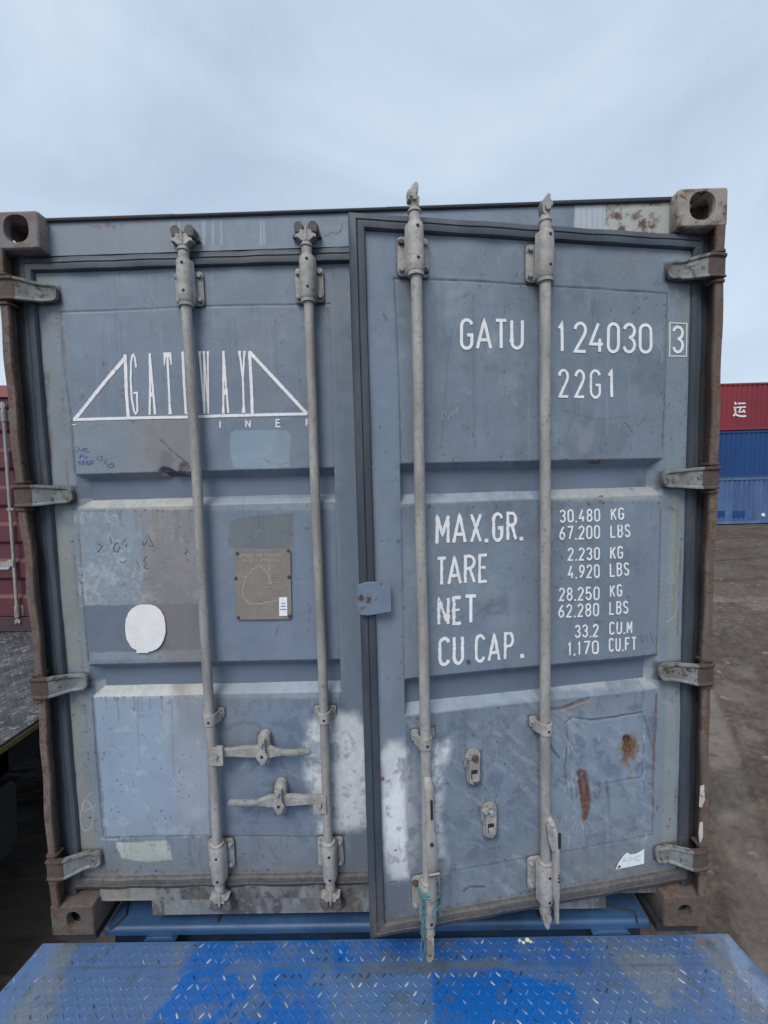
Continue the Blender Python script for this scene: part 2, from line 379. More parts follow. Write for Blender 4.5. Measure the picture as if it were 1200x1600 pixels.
# ------------------------------------------------------------------ stroke lettering
def arc(cx, cy, rx, ry, a0, a1, n=7):
    return [(cx + rx * math.cos(math.radians(a0 + (a1 - a0) * i / n)), cy + ry * math.sin(math.radians(a0 + (a1 - a0) * i / n))) for i in range(n + 1)]
G = {
 '0': [arc(.5, .78, .5, .22, 0, 180) + arc(.5, .22, .5, .22, 180, 360) + [(1, .78)]],
 '1': [[(.05, .80), (.55, 1), (.55, 0)]],
 '2': [arc(.5, .76, .5, .24, 175, -30) + [(.75, .5), (0, .0), (1, 0)]],
 '3': [arc(.48, .76, .5, .24, 165, -70) + [(.45, .53)], [(.45, .53)] + arc(.48, .26, .52, .26, 70, -165)],
 '4': [[(.62, 1), (0, .27), (1, .27)], [(.74, .46), (.74, 0)]],
 '5': [[(.95, 1), (.1, 1), (.05, .55)] + arc(.48, .31, .52, .30, 120, -165)],
 '6': [[(.8, 1)] + [(.25, .62)] + arc(.5, .28, .5, .28, 150, 510)],
 '7': [[(0, 1), (1, 1), (.35, 0)]],
 '8': [arc(.5, .76, .44, .24, -90, 270, 14), arc(.5, .26, .5, .26, 90, 450, 14)],
 '9': [[(.2, 0), (.75, .38)] + arc(.5, .72, .5, .28, -30, 330, 14)],
 'G': [arc(.5, .78, .5, .22, 15, 180) + arc(.5, .22, .5, .22, 180, 360) + [(1, .47), (.55, .47)]],
 'C': [arc(.5, .78, .5, .22, 15, 180) + arc(.5, .22, .5, .22, 180, 345)],
 'A': [[(0, 0), (.5, 1), (1, 0)], [(.17, .3), (.83, .3)]],
 'T': [[(0, 1), (1, 1)], [(.5, 1), (.5, 0)]],
 'U': [[(0, 1), (0, .22)] + arc(.5, .22, .5, .22, 180, 360) + [(1, 1)]],
 'M': [[(0, 0), (0, 1), (.5, .3), (1, 1), (1, 0)]],
 'X': [[(0, 0), (1, 1)], [(0, 1), (1, 0)]],
 'R': [[(0, 0), (0, 1), (.5, 1)] + arc(.5, .77, .48, .23, 90, -90) + [(0, .54)], [(.5, .54), (1, 0)]],
 'P': [[(0, 0), (0, 1), (.5, 1)] + arc(.5, .75, .48, .25, 90, -90) + [(0, .5)]],
 'E': [[(1, 1), (0, 1), (0, 0), (1, 0)], [(0, .53), (.8, .53)]],
 'N': [[(0, 0), (0, 1), (1, 0), (1, 1)]],
 'K': [[(0, 0), (0, 1)], [(1, 1), (.05, .42)], [(.3, .62), (1, 0)]],
 'L': [[(0, 1), (0, 0), (1, 0)]],
 'B': [[(0, 0), (0, 1), (.5, 1)] + arc(.5, .77, .42, .23, 90, -90) + [(0, .54)], [(.5, .54)] + arc(.5, .27, .5, .27, 90, -90) + [(0, 0)]],
 'S': [arc(.5, .76, .5, .24, 20, 250) + [(.62, .5)] + arc(.5, .25, .5, .25, 60, -160)],
 'F': [[(1, 1), (0, 1), (0, 0)], [(0, .53), (.8, .53)]],
 'I': [[(.5, 1), (.5, 0)]], 'O': [arc(.5, .5, .5, .5, 90, 450, 16)], 'V': [[(0, 1), (.5, 0), (1, 1)]], 'Y': [[(0, 1), (.5, .5), (1, 1)], [(.5, .5), (.5, 0)]],
 'D': [[(0, 0), (0, 1), (.4, 1)] + arc(.4, .5, .6, .5, 90, -90) + [(0, 0)]], 'W': [[(0, 1), (.25, 0), (.5, 1), (.75, 0), (1, 1)]],
 '.': None,
}
class Ink:
    """flat strokes lying on a sheet, each a thin solid strip"""
    def __init__(s, y=.05, th=.0009): s.mb = MB(); s.y = y; s.th = th; s.k = 0
    def stroke(s, pts, w, jit=0, wj=0, closed=False, mi=0):
        P = [np.array(p, float) for p in pts]
        if jit or wj:
            Q = [P[0]]
            for a, b in zip(P, P[1:]):
                n = max(1, int(np.linalg.norm(b - a) / .007))
                for i in range(1, n + 1): Q.append(a + (b - a) * i / n)
            P = [p + np.array((random.uniform(-jit, jit), random.uniform(-jit, jit))) for p in Q]
        else: P = densify(P)
        L, Rr = [], []
        n = len(P)
        for i, p in enumerate(P):
            d0 = P[i] - P[i - 1] if i else P[1] - P[0]; d1 = P[i + 1] - P[i] if i < n - 1 else d0
            d0 = d0 / (np.linalg.norm(d0) + 1e-12); d1 = d1 / (np.linalg.norm(d1) + 1e-12)
            nn = np.array((-d0[1] - d1[1], d0[0] + d1[0])); l = np.linalg.norm(nn)
            if l < .3: nn = np.array((-d1[1], d1[0])); k = 1
            else: nn = nn / l; k = min(1.6, 1 / max(.3, nn @ np.array((-d1[1], d1[0]))))
            h = w / 2 * k * (1 + random.uniform(-wj, wj))
            L.append(p + nn * h); Rr.append(p - nn * h)
        s.k += 1; y1 = s.y - .0002; y0 = y1 - s.th - (s.k % 7) * .00012
        vs = [(q[0], y0, q[1]) for q in L] + [(q[0], y0, q[1]) for q in Rr] + [(q[0], y1, q[1]) for q in L] + [(q[0], y1, q[1]) for q in Rr]
        fs = []
        for i in range(n - 1):
            fs += [(i, n + i, n + i + 1, i + 1), (2 * n + i, i, i + 1, 2 * n + i + 1), (n + i, 3 * n + i, 3 * n + i + 1, n + i + 1)]
        fs += [(0, 2 * n, 3 * n, n), (n - 1, 2 * n - 1, 4 * n - 1, 3 * n - 1)]
        s.mb.add(vs, fs, mi)
    def area(s, pts, mi=0):
        s.k += 1; y1 = s.y - .0002; s.mb.prism_y([tuple(p) for p in pts], y1 - s.th - (s.k % 7) * .00012, y1, mi)
    def glyph(s, ch, corners, w, jit=0, wj=0, mi=0):
        """corners: bottom-left, bottom-right, top-right, top-left in (u,z)"""
        bl, br, tr, tl = [np.array(c) for c in corners]
        if ch == '.':
            s.area([bl, br, tr, tl], mi); return
        W = np.linalg.norm(br - bl); H = np.linalg.norm(tl - bl); ix = min(.45, w / 2 / W); iy = w / 2 / H
        for pl in G[ch]:
            pts = []
            for x, y in pl:
                x = ix + x * (1 - 2 * ix); y = iy + y * (1 - 2 * iy)
                pts.append((bl * (1 - x) + br * x) * (1 - y) + (tl * (1 - x) + tr * x) * y)
            s.stroke(pts, w, jit, wj, mi=mi)
    def line_px(s, mapf, items, yt0, yb0, yt1, yb1, w, jit=0, wj=0, dot=None, mi=0):
        """items: (char, x0, x1) in photo columns; top/bottom rows at the first and the last column"""
        xa, xb = items[0][1], items[-1][2]
        for ch, x0, x1 in items:
            def row(x, a, b): return a + (b - a) * (x - xa) / (xb - xa)
            t0, t1, b0, b1 = row(x0, yt0, yt1), row(x1, yt0, yt1), row(x0, yb0, yb1), row(x1, yb0, yb1)
            if ch == '.': t0 = b0 - (x1 - x0) * 1.0; t1 = b1 - (x1 - x0) * 1.0
            s.glyph(ch, (mapf(x0, b0), mapf(x1, b1), mapf(x1, t1), mapf(x0, t0)), w, jit, wj, mi)
def conform(mb, cv, step=.012):
    """lay thin lettering onto the relief of its sheet"""
    out = []
    for x, y, z in mb.v:
        i = min(cv.nu - 1, max(0, int(round((x - cv.u[0]) / (cv.u[1] - cv.u[0]))))); j = min(cv.nz - 1, max(0, int(round((z - cv.z[0]) / (cv.z[1] - cv.z[0])))))
        out.append((x, y + float(cv.D[j, i]), z))
    mb.v = out; return mb
def densify(P, step=.012):
    Q = [P[0]]
    for a, b in zip(P, P[1:]):
        n = max(1, int(np.linalg.norm(b - a) / step))
        for i in range(1, n + 1): Q.append(a + (b - a) * i / n)
    return Q
def smooth(P, it=2):
    for _ in range(it):
        Q = [P[0]]
        for a, b in zip(P, P[1:]): Q += [a * .75 + b * .25, a * .25 + b * .75]
        P = Q + [P[-1]]
    return P
def spread(text, x0, x1, gap=.32, dotw=.35):
    ws = [dotw if c in '.' else (.55 if c in '1I' else 1) for c in text]; tot = sum(ws) + gap * (len(text) - 1); k = (x1 - x0) / tot; out = []; x = x0
    for c, wd in zip(text, ws):
        out.append((c, x, x + wd * k)); x += (wd + gap) * k
    return out

# ================================================================== the open container
P0 = (.170, .216, .272); DK = (.05, .055, .07); RU = (.13, .06, .035); RUD = (.06, .035, .025)
container = empty('shipping_container')
tag(container, 'weathered blue-grey shipping container with its right door ajar, seen from the door end', 'shipping container')

def trench(cv, u0, u1, zt, zb, s0, s1, dep=.046, s=.036):
    d = np.minimum(np.minimum((zt - cv.Z) / s, (cv.Z - zb) / s), np.minimum((cv.U - u0) / s0, (u1 - cv.U) / s1))
    cv.D += dep * np.clip(d, 0, 1)
def seam(cv, pts, w=.0035, dep=.0022, col=(.06, .075, .10), a=.8): cv.line(pts, w, col, a, soft=.002, wob=.0006, brk=.25, depth=dep)

# ---------------- left door sheet
lv = Canvas(.045, 1.185, .160, 2.445, .0032, LD, P0, seed=2)
lv.D += (vn(lv.U, lv.Z, 3.0, 11, 3) - .22) * .009 + (vn(lv.U, lv.Z, 11, 12, 3) - .25) * .0035
trench(lv, .152, 1.083, 1.722, 1.600, .05, .004); trench(lv, .148, 1.080, 1.020, .896, .05, .004)
g = (slice(None), slice(None))
lv.grime(.13, 21, .10)
# greenish stile on the hinge side, tan run-off from the hinges
lv.poly([(22, 420), (90, 420), (120, 800), (140, 1100), (160, 1365), (90, 1365)], (.215, .235, .245), .55, soft=.02, wob=.01)
lv.poly([(82, 790), (100, 790), (128, 1035), (105, 1035), (92, 900)], (.25, .235, .185), .5, soft=.012, wob=.010, tex=.4)
lv.poly([(106, 1090), (118, 1090), (134, 1240), (150, 1335), (118, 1335)], (.26, .235, .18), .6, soft=.010, wob=.008, tex=.5)
lv.poly([(66, 580), (76, 580), (82, 755), (72, 755)], (.14, .10, .08), .6, soft=.006, wob=.006, tex=.7)
# repaired upper sheet
lv.poly([(112, 664), (118, 656), (292, 650), (300, 735), (118, 742)], (.205, .245, .285), .75, soft=.003, wob=.002)
lv.poly([(200, 640), (300, 640), (302, 742), (190, 742)], (.22, .205, .215), .45, soft=.05, wob=.03, tex=.5, tfreq=120)
seam(lv, [(94, 487), (283, 480), (372, 477), (515, 474)]); seam(lv, [(92, 487), (96, 560), (110, 655), (116, 740)])
seam(lv, [(515, 474), (519, 600), (522, 735)], .0025, .0012, a=.5); seam(lv, [(524, 800), (530, 1035)], .0025, .0012, a=.5); seam(lv, [(532, 1090), (538, 1310)], .0025, .0012, a=.6)
seam(lv, [(120, 800), (137, 1035)], .004, .002); seam(lv, [(143, 1090), (160, 1305)], .004, .002)
seam(lv, [(162, 1311), (230, 1308), (345, 1308), (540, 1308)], .0035, .0015, a=.7)
lv.line([(158, 1312), (182, 1313)], .006, (.35, .36, .34), .7)
# speckled pale middle sheet, darker band of fresh paint below it
lv.poly([(118, 800), (300, 798), (312, 946), (128, 948)], (.25, .295, .345), .72, soft=.003, wob=.003, tex=.35, tfreq=90)
sl = lv.sub(lv.px([(118, 800), (312, 946)]), .01)
m = sst(vn(lv.U[sl], lv.Z[sl], 95, 31, 4, .7) * .6 + vn(lv.U[sl], lv.Z[sl], 14, 32, 3) * .4, .52, .66); lv.blend(sl, m, (.38, .42, .45), .6)
lv.poly([(236, 800), (300, 800), (314, 1020), (235, 1020), (225, 930)], (.25, .215, .21), .60, soft=.05, wob=.03, tex=.45, tfreq=80)
lv.poly([(129, 946), (314, 943), (320, 1020), (136, 1020)], (.125, .155, .205), .8, soft=.003, wob=.003)
lv.poly([(240, 946), (314, 943), (320, 1020), (240, 1020)], (.17, .155, .165), .6, soft=.04, wob=.02)
lv.poly([(140, 1032), (146, 1020), (318, 1015), (320, 1030)], (.245, .29, .33), .7, soft=.003, wob=.004)
# middle and right columns: cleaner blue
lv.poly([(320, 795), (522, 795), (530, 1035), (328, 1035)], (.165, .205, .285), .55, soft=.02, wob=.01)
lv.poly([(85, 425), (290, 420), (300, 640), (110, 650)], (.175, .222, .285), .6, soft=.05, wob=.04)
lv.poly([(300, 400), (545, 400), (522, 735), (305, 735)], (.155, .192, .255), .5, soft=.03)
lv.poly([(215, 650), (298, 640), (300, 1020), (232, 1020), (218, 840)], (.215, .170, .155), .42, soft=.05, wob=.05, tex=.35, tfreq=50)
lv.poly([(248, 1020), (312, 1020), (318, 1250), (275, 1250), (258, 1120)], (.21, .175, .165), .38, soft=.04, wob=.04, tex=.4, tfreq=60)
lv.poly([(520, 420), (548, 420), (590, 1360), (545, 1360), (530, 1000)], (.105, .135, .185), .45, soft=.02, wob=.01)
# bright repainted lower left panel
lv.poly([(146, 1086), (322, 1080), (326, 1307), (166, 1308)], (.255, .325, .42), .95, soft=.003, wob=.003)
sl = lv.sub(lv.px([(146, 1086), (324, 1308)]), .005)
m = sst(vn(lv.U[sl], lv.Z[sl], 30, 41, 5, .6), .58, .74); lv.blend(sl, m, (.36, .43, .50), .45)
lv.poly([(248, 1085), (324, 1085), (326, 1300), (280, 1300), (262, 1180)], (.30, .30, .32), .5, soft=.04, wob=.03, tex=.5, tfreq=70)
lv.poly([(180, 1318), (262, 1315), (268, 1345), (228, 1348), (188, 1342)], (.46, .50, .46), .92, soft=.003, wob=.004, freq=50)
lv.poly([(346, 1100), (530, 1100), (536, 1305), (350, 1305)], (.16, .205, .29), .5, soft=.02)
# pale dusty upward faces below the two troughs
for x0, x1, a, c in ((120, 300, .75, (.40, .395, .36)), (300, 520, .45, (.30, .335, .38))): lv.poly([(x0, 779), (x1, 779), (x1, 797), (x0, 797)], c, a, soft=.005, wob=.004, tex=.3)
for x0, x1, a, c in ((146, 322, .75, (.44, .44, .41)), (322, 530, .5, (.31, .35, .40))): lv.poly([(x0, 1068), (x1, 1068), (x1, 1092), (x0, 1092)], c, a, soft=.005, wob=.004, tex=.3)
lv.poly([(255, 1040), (300, 1040), (290, 1090), (262, 1090)], (.20, .13, .10), .6, soft=.02, wob=.02, tex=.5)
# the crushed lip by the first bar
lv.blob(270, 741, .055, .018, (.055, .05, .06), .85, soft=.5, wob=.6, depth=.012); lv.blob(285, 735, .03, .03, (.10, .085, .09), .7, soft=.6, wob=.7, depth=.007)
lv.line([(250, 688), (268, 706), (292, 725)], .004, (.09, .08, .09), .7, brk=.3, depth=.002)
lv.blob(262, 720, .04, .03, (.10, .085, .085), .4, wob=.6)
# blue repaint square below the letters; grey over-painted patch above the plate
lv.poly([(360, 676), (368, 672), (448, 672), (453, 680), (452, 728), (420, 733), (365, 731), (358, 700)], (.225, .30, .375), .9, soft=.003, wob=.003, freq=40)
lv.poly([(358, 814), (395, 806), (457, 801), (458, 852), (450, 858), (366, 858), (356, 854)], (.145, .165, .175), .95, soft=.002, wob=.003, freq=40)
for q in ((393, 827), (397, 822), (405, 822), (411, 826), (392, 832)): lv.blob(*q, .004, .002, (.05, .055, .06), .8)
# sprayed pale area at the meeting edge
lv.poly([(482, 1130), (500, 1115), (560, 1117), (572, 1140), (574, 1290), (556, 1300), (500, 1302), (484, 1250), (476, 1190)], (.66, .69, .72), .85, soft=.024, wob=.012, tex=.10)
sl = lv.sub(lv.px([(484, 1140), (572, 1290)]), 0)
m = sst(vn(lv.U[sl], lv.Z[sl], 34, 51, 5, .65), .57, .68); lv.blend(sl, m, (.20, .21, .24), .5)
lv.poly([(545, 1296), (585, 1296), (590, 1365), (545, 1365)], (.085, .11, .16), .55, soft=.02, wob=.02)
# rust, chips, streaks
for x, y, rx, ry, a in ((413, 1290 - 255, .006, .004, .6), (455, 835, .012, .006, .5), (456, 845, .008, .02, .35), (430, 985, .006, .030, .5), (138, 1186, .006, .004, .9), (140, 1278, .010, .006, .9), (150, 1282, .006, .004, .8), (218, 1357, .008, .012, .7), (240, 1352, .006, .004, .6), (466, 905, .016, .003, .6), (446, 455, .003, .016, .5), (102, 873, .004, .004, .8), (75, 595, .005, .014, .6)):
    lv.blob(x, y, rx, ry, RU if a > .45 else (.22, .2, .12), a, soft=.6, wob=.4)
for x, y, rx, ry in ((482, 955, .005, .018), (480, 945, .004, .012), (483, 970, .004, .010), (481, 985, .003, .008), (484, 993, .004, .005), (462, 962, .003, .005)): lv.blob(x, y, rx, ry, (.26, .06, .09), .7, wob=.6)
lv.line([(505, 484), (512, 480), (512, 489)], .003, DK, .7, px=True)
for q in (((510, 365), (512, 370), (521, 363), (527, 368), (535, 358), (535, 352)),): pass
lv.specks(200, (80, 540, 420, 735), (.0012, .0022), ((.06, .065, .08), (.30, .35, .42)), .5, 3)
lv.specks(170, (140, 530, 1080, 1350), (.0012, .0032), ((.06, .05, .055), (.10, .06, .05), (.35, .38, .42)), .7, 4)
lv.specks(60, (170, 300, 1180, 1300), (.0016, .004), ((.035, .03, .04),), .85, 5)
lv.specks(120, (130, 520, 800, 1030), (.0012, .003), ((.07, .06, .06), (.36, .40, .44)), .6, 6)
for x in range(150, 530, 9):
    y0 = random.choice((410, 500, 560, 800, 1095)); lv.line([(x, y0), (x + 4, y0 + random.randint(40, 150))], .002, random.choice(((.24, .29, .36), (.09, .11, .15))), random.uniform(.1, .35), soft=.004)
for q in (((390, 1205), (400, 1195), (420, 1190)), ((352, 1140), (380, 1128), (400, 1132), (420, 1150)), ((420, 1322), (430, 1340), (440, 1350), (425, 1352)), ((395, 1275), (404, 1268), (402, 1288), (394, 1286)), ((440, 1195), (450, 1215), (430, 1230), (410, 1228))): lv.line(q, .004, (.09, .11, .16), .45, soft=.01, wob=.004)
lv.blob(515, 1340, .02, .03, (.08, .10, .15), .5, wob=.3)
# dirty foot of the door
lv.poly([(100, 1345), (545, 1345), (545, 1368), (100, 1368)], (.17, .165, .16), .35, soft=.02, wob=.01)

# ---------------- right door sheet
rv = Canvas(-1.175, -.040, .175, 2.430, .0032, RD, P0, seed=3)
rv.D += (vn(rv.U, rv.Z, 3.0, 61, 3) - .22) * .009 + (vn(rv.U, rv.Z, 11, 62, 3) - .25) * .0035
trench(rv, -1.070, -.142, 1.722, 1.596, .004, .045); trench(rv, -1.073, -.142, 1.022, .896, .004, .045)
rv.grime(.13, 71, .10)
rv.poly([(572, 360), (616, 365), (632, 1060), (636, 1160), (600, 1440), (575, 1200)], (.165, .215, .295), .5, soft=.01)
rv.poly([(1040, 395), (1085, 395), (1060, 1375), (1018, 1385), (1028, 1000), (1040, 700)], (.215, .255, .285), .5, soft=.012, wob=.006)
rv.poly([(1050, 770), (1062, 770), (1055, 1320), (1036, 1320), (1045, 1000)], (.255, .28, .27), .6, soft=.01, wob=.006)
rv.line([(1062, 775), (1056, 900), (1053, 960)], .006, (.24, .21, .10), .6, soft=.006, brk=.4)
rv.line([(1076, 450), (1072, 520)], .012, (.24, .24, .20), .6, soft=.008, brk=.4)
seam(rv, [(616, 434), (730, 438), (870, 447), (1043, 458)]); seam(rv, [(617, 436), (624, 600), (627, 722)], .0028, .0015, a=.7)
seam(rv, [(1044, 458), (1042, 560), (1037, 700)], .0028, .0015, a=.7)
seam(rv, [(628, 795), (632, 1060)], .003, .0015, a=.6); seam(rv, [(1034, 795), (1028, 1022)], .003, .0015, a=.6)
seam(rv, [(636, 1125), (640, 1372)], .003, .0015, a=.7)
seam(rv, [(645, 1372), (760, 1354), (870, 1334), (1022, 1305)], .003, .0012, a=.55)
rv.line([(1027, 1085), (1023, 1180), (1020, 1300)], .005, (.12, .055, .04), .8, brk=.35, wob=.002)
rv.line([(1026, 1100), (1022, 1165), (1020, 1225)], .008, (.17, .07, .05), .6, brk=.4, wob=.002)
# dusty upward faces
rv.poly([(628, 770), (836, 762), (836, 780), (628, 790)], (.30, .345, .39), .55, soft=.006, wob=.004, tex=.3)
rv.poly([(862, 762), (1030, 760), (1032, 782), (862, 782)], (.36, .36, .34), .65, soft=.008, wob=.004, tex=.3)
rv.poly([(870, 735), (1015, 735), (1025, 768), (862, 768)], (.22, .23, .24), .35, soft=.03, wob=.015, tex=.3)
rv.poly([(634, 1100), (836, 1078), (836, 1095), (634, 1120)], (.28, .335, .40), .6, soft=.006, wob=.004, tex=.3)
rv.poly([(862, 1055), (1026, 1048), (1026, 1075), (862, 1085)], (.36, .36, .36), .6, soft=.008, wob=.004, tex=.3)
rv.poly([(880, 690), (920, 640), (990, 680), (960, 720), (890, 725)], (.125, .145, .185), .5, soft=.02, wob=.02, tex=.3)
rv.poly([(900, 660), (920, 668), (935, 640), (925, 700), (905, 712)], (.30, .31, .33), .3, soft=.012, wob=.01)
# lower right repair: outline, rust blooms, runs
rv.poly([(886, 1128), (904, 1120), (1004, 1114), (1008, 1135), (1004, 1215), (960, 1224), (888, 1228)], (.21, .265, .345), .75, soft=.003, wob=.003)
rv.poly([(862, 1100), (1020, 1090), (1018, 1300), (862, 1330)], (.20, .245, .31), .55, soft=.02, wob=.01)
rv.poly([(966, 1235), (1018, 1228), (1018, 1290), (966, 1305)], (.175, .215, .28), .45, soft=.01)
seam(rv, [(884, 1132), (894, 1122), (926, 1126), (946, 1124), (1004, 1114)], .005, .003, a=.85); seam(rv, [(887, 1130), (888, 1165), (883, 1200), (886, 1226)], .005, .002, a=.6)
seam(rv, [(925, 1230), (965, 1222), (1004, 1215)], .004, .001, a=.45); seam(rv, [(1005, 1116), (1007, 1160), (1004, 1214)], .004, .001, a=.4)
rv.line([(1008, 1120), (1016, 1150), (1021, 1170)], .006, (.10, .11, .14), .7, brk=.3)
rv.line([(858, 1111), (880, 1108), (905, 1098), (920, 1093)], .009, (.11, .06, .05), .7, soft=.004, brk=.3, depth=.003)
rv.poly([(858, 1114), (900, 1104), (925, 1092), (900, 1112), (862, 1122)], (.22, .15, .12), .6, soft=.006, wob=.006, tex=.4)
rv.line([(857, 1155), (864, 1172), (874, 1184)], .006, (.06, .065, .08), .8, soft=.003)
rv.line([(978, 1185), (982, 1198), (986, 1216)], .012, (.20, .13, .08), .75, soft=.006, brk=.7)
rv.line([(915, 1270), (918, 1320), (919, 1386)], .009, (.12, .15, .19), .7, soft=.006, brk=.3)
rv.line([(942, 1262), (945, 1300), (945, 1375)], .006, (.12, .15, .19), .5, soft=.005, brk=.3); rv.line([(952, 1235), (955, 1320), (952, 1370)], .005, (.12, .15, .19), .55, soft=.004, brk=.3)
rv.blob(945, 1265, .02, .04, (.13, .16, .21), .4, wob=.5)
for x, y in ((893, 1240), (900, 1238), (930, 1238), (936, 1232), (949, 1238), (948, 1228)): rv.line([(x, y - 8), (x + 2, y + 8)], .006, (.10, .115, .15), .7, soft=.004, wob=.004)
rv.blob(948, 1236, .006, .012, (.14, .08, .06), .7, wob=.5)
rv.blob(874, 1279, .018, .006, (.13, .10, .07), .8, wob=.5); rv.blob(875, 1285, .004, .008, (.07, .05, .04), .8)
rv.blob(988, 1313, .022, .006, (.17, .14, .10), .7, wob=.4); rv.blob(985, 1321, .010, .003, (.04, .035, .03), .9, wob=.4)
rv.line([(967, 1370), (967, 1380)], .005, DK, .9)
for x, y, r in ((1030, 1262, .004), (1037, 1268, .004), (1048, 1282, .006), (1032, 1275, .003), (1044, 1292, .004), (1047, 1210, .004), (983, 1358, .002)): rv.blob(x, y, r, r, (.10, .07, .05), .9)
rv.blob(1028, 1264, .006, .018, (.16, .08, .05), .7, wob=.4)
# upper troughs: chips
rv.blob(933, 722, .030, .008, (.09, .06, .05), .9, wob=.6); rv.blob(930, 718, .010, .006, (.30, .20, .11), .7, wob=.5); rv.blob(885, 719, .014, .004, (.12, .07, .05), .7, wob=.5)
rv.blob(940, 775, .018, .004, (.12, .065, .045), .9, wob=.5); rv.blob(939, 783, .008, .008, (.16, .09, .05), .8, wob=.5); rv.blob(997, 764, .010, .006, (.16, .12, .07), .6, wob=.5)
rv.blob(671, 791, .006, .012, (.09, .065, .055), .85, wob=.5); rv.blob(691, 773, .018, .006, (.17, .155, .12), .6, wob=.4); rv.blob(776, 793, .003, .007, (.05, .05, .06), .9)
rv.blob(1031, 786, .006, .006, RU, .7); rv.blob(1037, 577, .006, .005, (.16, .11, .08), .8)
for x, y, r in ((594, 667, .004), (602, 495, .004), (598, 505, .002), (608, 845, .003), (623, 846, .006), (597, 845, .003), (627, 1035, .005), (626, 996, .003), (739, 584, .0025), (817, 379, .0035), (815, 447, .002), (982, 425, .003), (955, 484, .004), (995, 500, .003), (838, 908, .004), (818, 902, .004), (1010, 865, .002)): rv.blob(x, y, r, r * 1.3, (.09, .08, .06), .85)
rv.line([(600, 491), (604, 499)], .005, (.12, .10, .08), .8)
rv.blob(605, 1061, .008, .003, (.14, .12, .05), .8); rv.blob(625, 1061, .012, .003, (.11, .09, .05), .8)
# scuffs near NET
rv.poly([(752, 950), (770, 935), (795, 932), (797, 950), (780, 962), (755, 965)], (.10, .12, .16), .45, soft=.012, wob=.014, tex=.5)
rv.poly([(740, 960), (800, 955), (820, 990), (760, 985)], (.22, .26, .33), .4, soft=.02, wob=.02, tex=.4)
for q in (((745, 962), (765, 948), (790, 940)), ((755, 970), (762, 955)), ((775, 960), (790, 950), (795, 962))): rv.line(q, .003, (.10, .12, .17), .6, brk=.3)
# sprayed pale areas by the meeting edge
rv.poly([(597, 1180), (606, 1160), (628, 1160), (636, 1180), (637, 1300), (638, 1372), (612, 1378), (603, 1350), (597, 1280)], (.72, .75, .78), .9, soft=.020, wob=.010)
rv.poly([(626, 1186), (648, 1182), (655, 1340), (642, 1370), (638, 1300)], (.34, .345, .37), .7, soft=.012, wob=.008)
rv.poly([(672, 1160), (700, 1158), (706, 1172), (690, 1200), (690, 1280), (696, 1340), (676, 1352), (668, 1250)], (.70, .74, .77), .88, soft=.022, wob=.010)
sl = rv.sub(rv.px([(600, 1190), (700, 1340)]), 0)
m = sst(vn(rv.U[sl], rv.Z[sl], 38, 81, 5, .65), .56, .67); rv.blend(sl, m, (.22, .23, .27), .6)
rv.poly([(622, 1186), (636, 1186), (636, 1200), (628, 1240), (624, 1220)], (.19, .18, .19), .6, soft=.004, wob=.008, tex=.5)
rv.poly([(690, 1345), (705, 1340), (705, 1362), (680, 1378), (670, 1370)], (.36, .37, .37), .6, soft=.006, wob=.008)
rv.poly([(600, 1382), (640, 1378), (640, 1430), (602, 1438)], (.075, .10, .165), .6, soft=.014, wob=.01)
rv.blob(598, 1218, .009, .009, (.33, .04, .04), .95, soft=.3, wob=.2); rv.blob(618, 1330, .007, .005, (.20, .09, .06), .9, wob=.3); rv.blob(615, 1380, .014, .004, (.04, .04, .05), .8, wob=.4)
# darker bruises round the handle plates
for x, y, rx, ry, a in ((725, 1210, .03, .05, .35), (720, 1290, .03, .06, .35), (808, 1235, .03, .02, .5), (790, 1130, .05, .03, .35), (720, 1150, .03, .02, .25), (835, 1290, .04, .04, .35), (850, 620, .03, .2, .25)): rv.blob(x, y, rx, ry, (.095, .12, .18), a, soft=.8, wob=.5)
for x, y in ((740, 1150), (777, 1160), (790, 1194), (758, 1233), (742, 1255), (750, 1262), (776, 1243), (774, 1253), (773, 1326), (780, 1325), (746, 1325), (747, 1315), (790, 1345), (776, 1340), (712, 1353), (714, 1414), (700, 1225)): rv.blob(x, y, .0035, .006, (.05, .05, .055), .9, wob=.3)
for i in range(38): rv.blob(745 + random.gauss(0, 16), 1255 + random.gauss(0, 9), .0022, .003, (.09, .08, .06), .7)
for i in range(40): rv.blob(772 + random.gauss(0, 16), 1332 + random.gauss(0, 10), .0022, .003, (.08, .08, .06), .7)
rv.line([(725, 1393), (733, 1387), (758, 1387)], .004, (.06, .05, .05), .9)
rv.specks(150, (630, 1040, 460, 715), (.001, .002), ((.07, .075, .09), (.26, .31, .38)), .5, 13)
rv.specks(130, (640, 1030, 800, 1030), (.001, .0025), ((.07, .07, .08), (.28, .32, .38)), .6, 14)
rv.specks(230, (645, 1018, 1110, 1360), (.001, .0028), ((.07, .07, .07), (.10, .07, .06), (.30, .35, .42)), .65, 15)
for i in range(70):
    x = random.uniform(640, 1020); y = random.choice((450, 560, 800, 1110, 1200)) + random.uniform(0, 60)
    rv.line([(x, y), (x + random.uniform(-1, 1), y + random.randint(30, 120))], .002, random.choice(((.24, .29, .37), (.10, .12, .16))), random.uniform(.08, .3), soft=.004)
for q in (((880, 560), (900, 640), (880, 700)), ((990, 650), (930, 655), (880, 640)), ((1005, 655), (1025, 657)), ((690, 700), (700, 560), (705, 520)), ((740, 470), (742, 700))): rv.line(q, .002, (.10, .12, .16), .35, soft=.005)
sl = rv.sub(rv.px([(640, 1110), (1020, 1380)]), .01)      # rubbed, mottled lower half
rv.blend(sl, sst(vn(rv.U[sl], rv.Z[sl], 13, 121, 6, .68), .54, .68), (.095, .125, .18), .55)
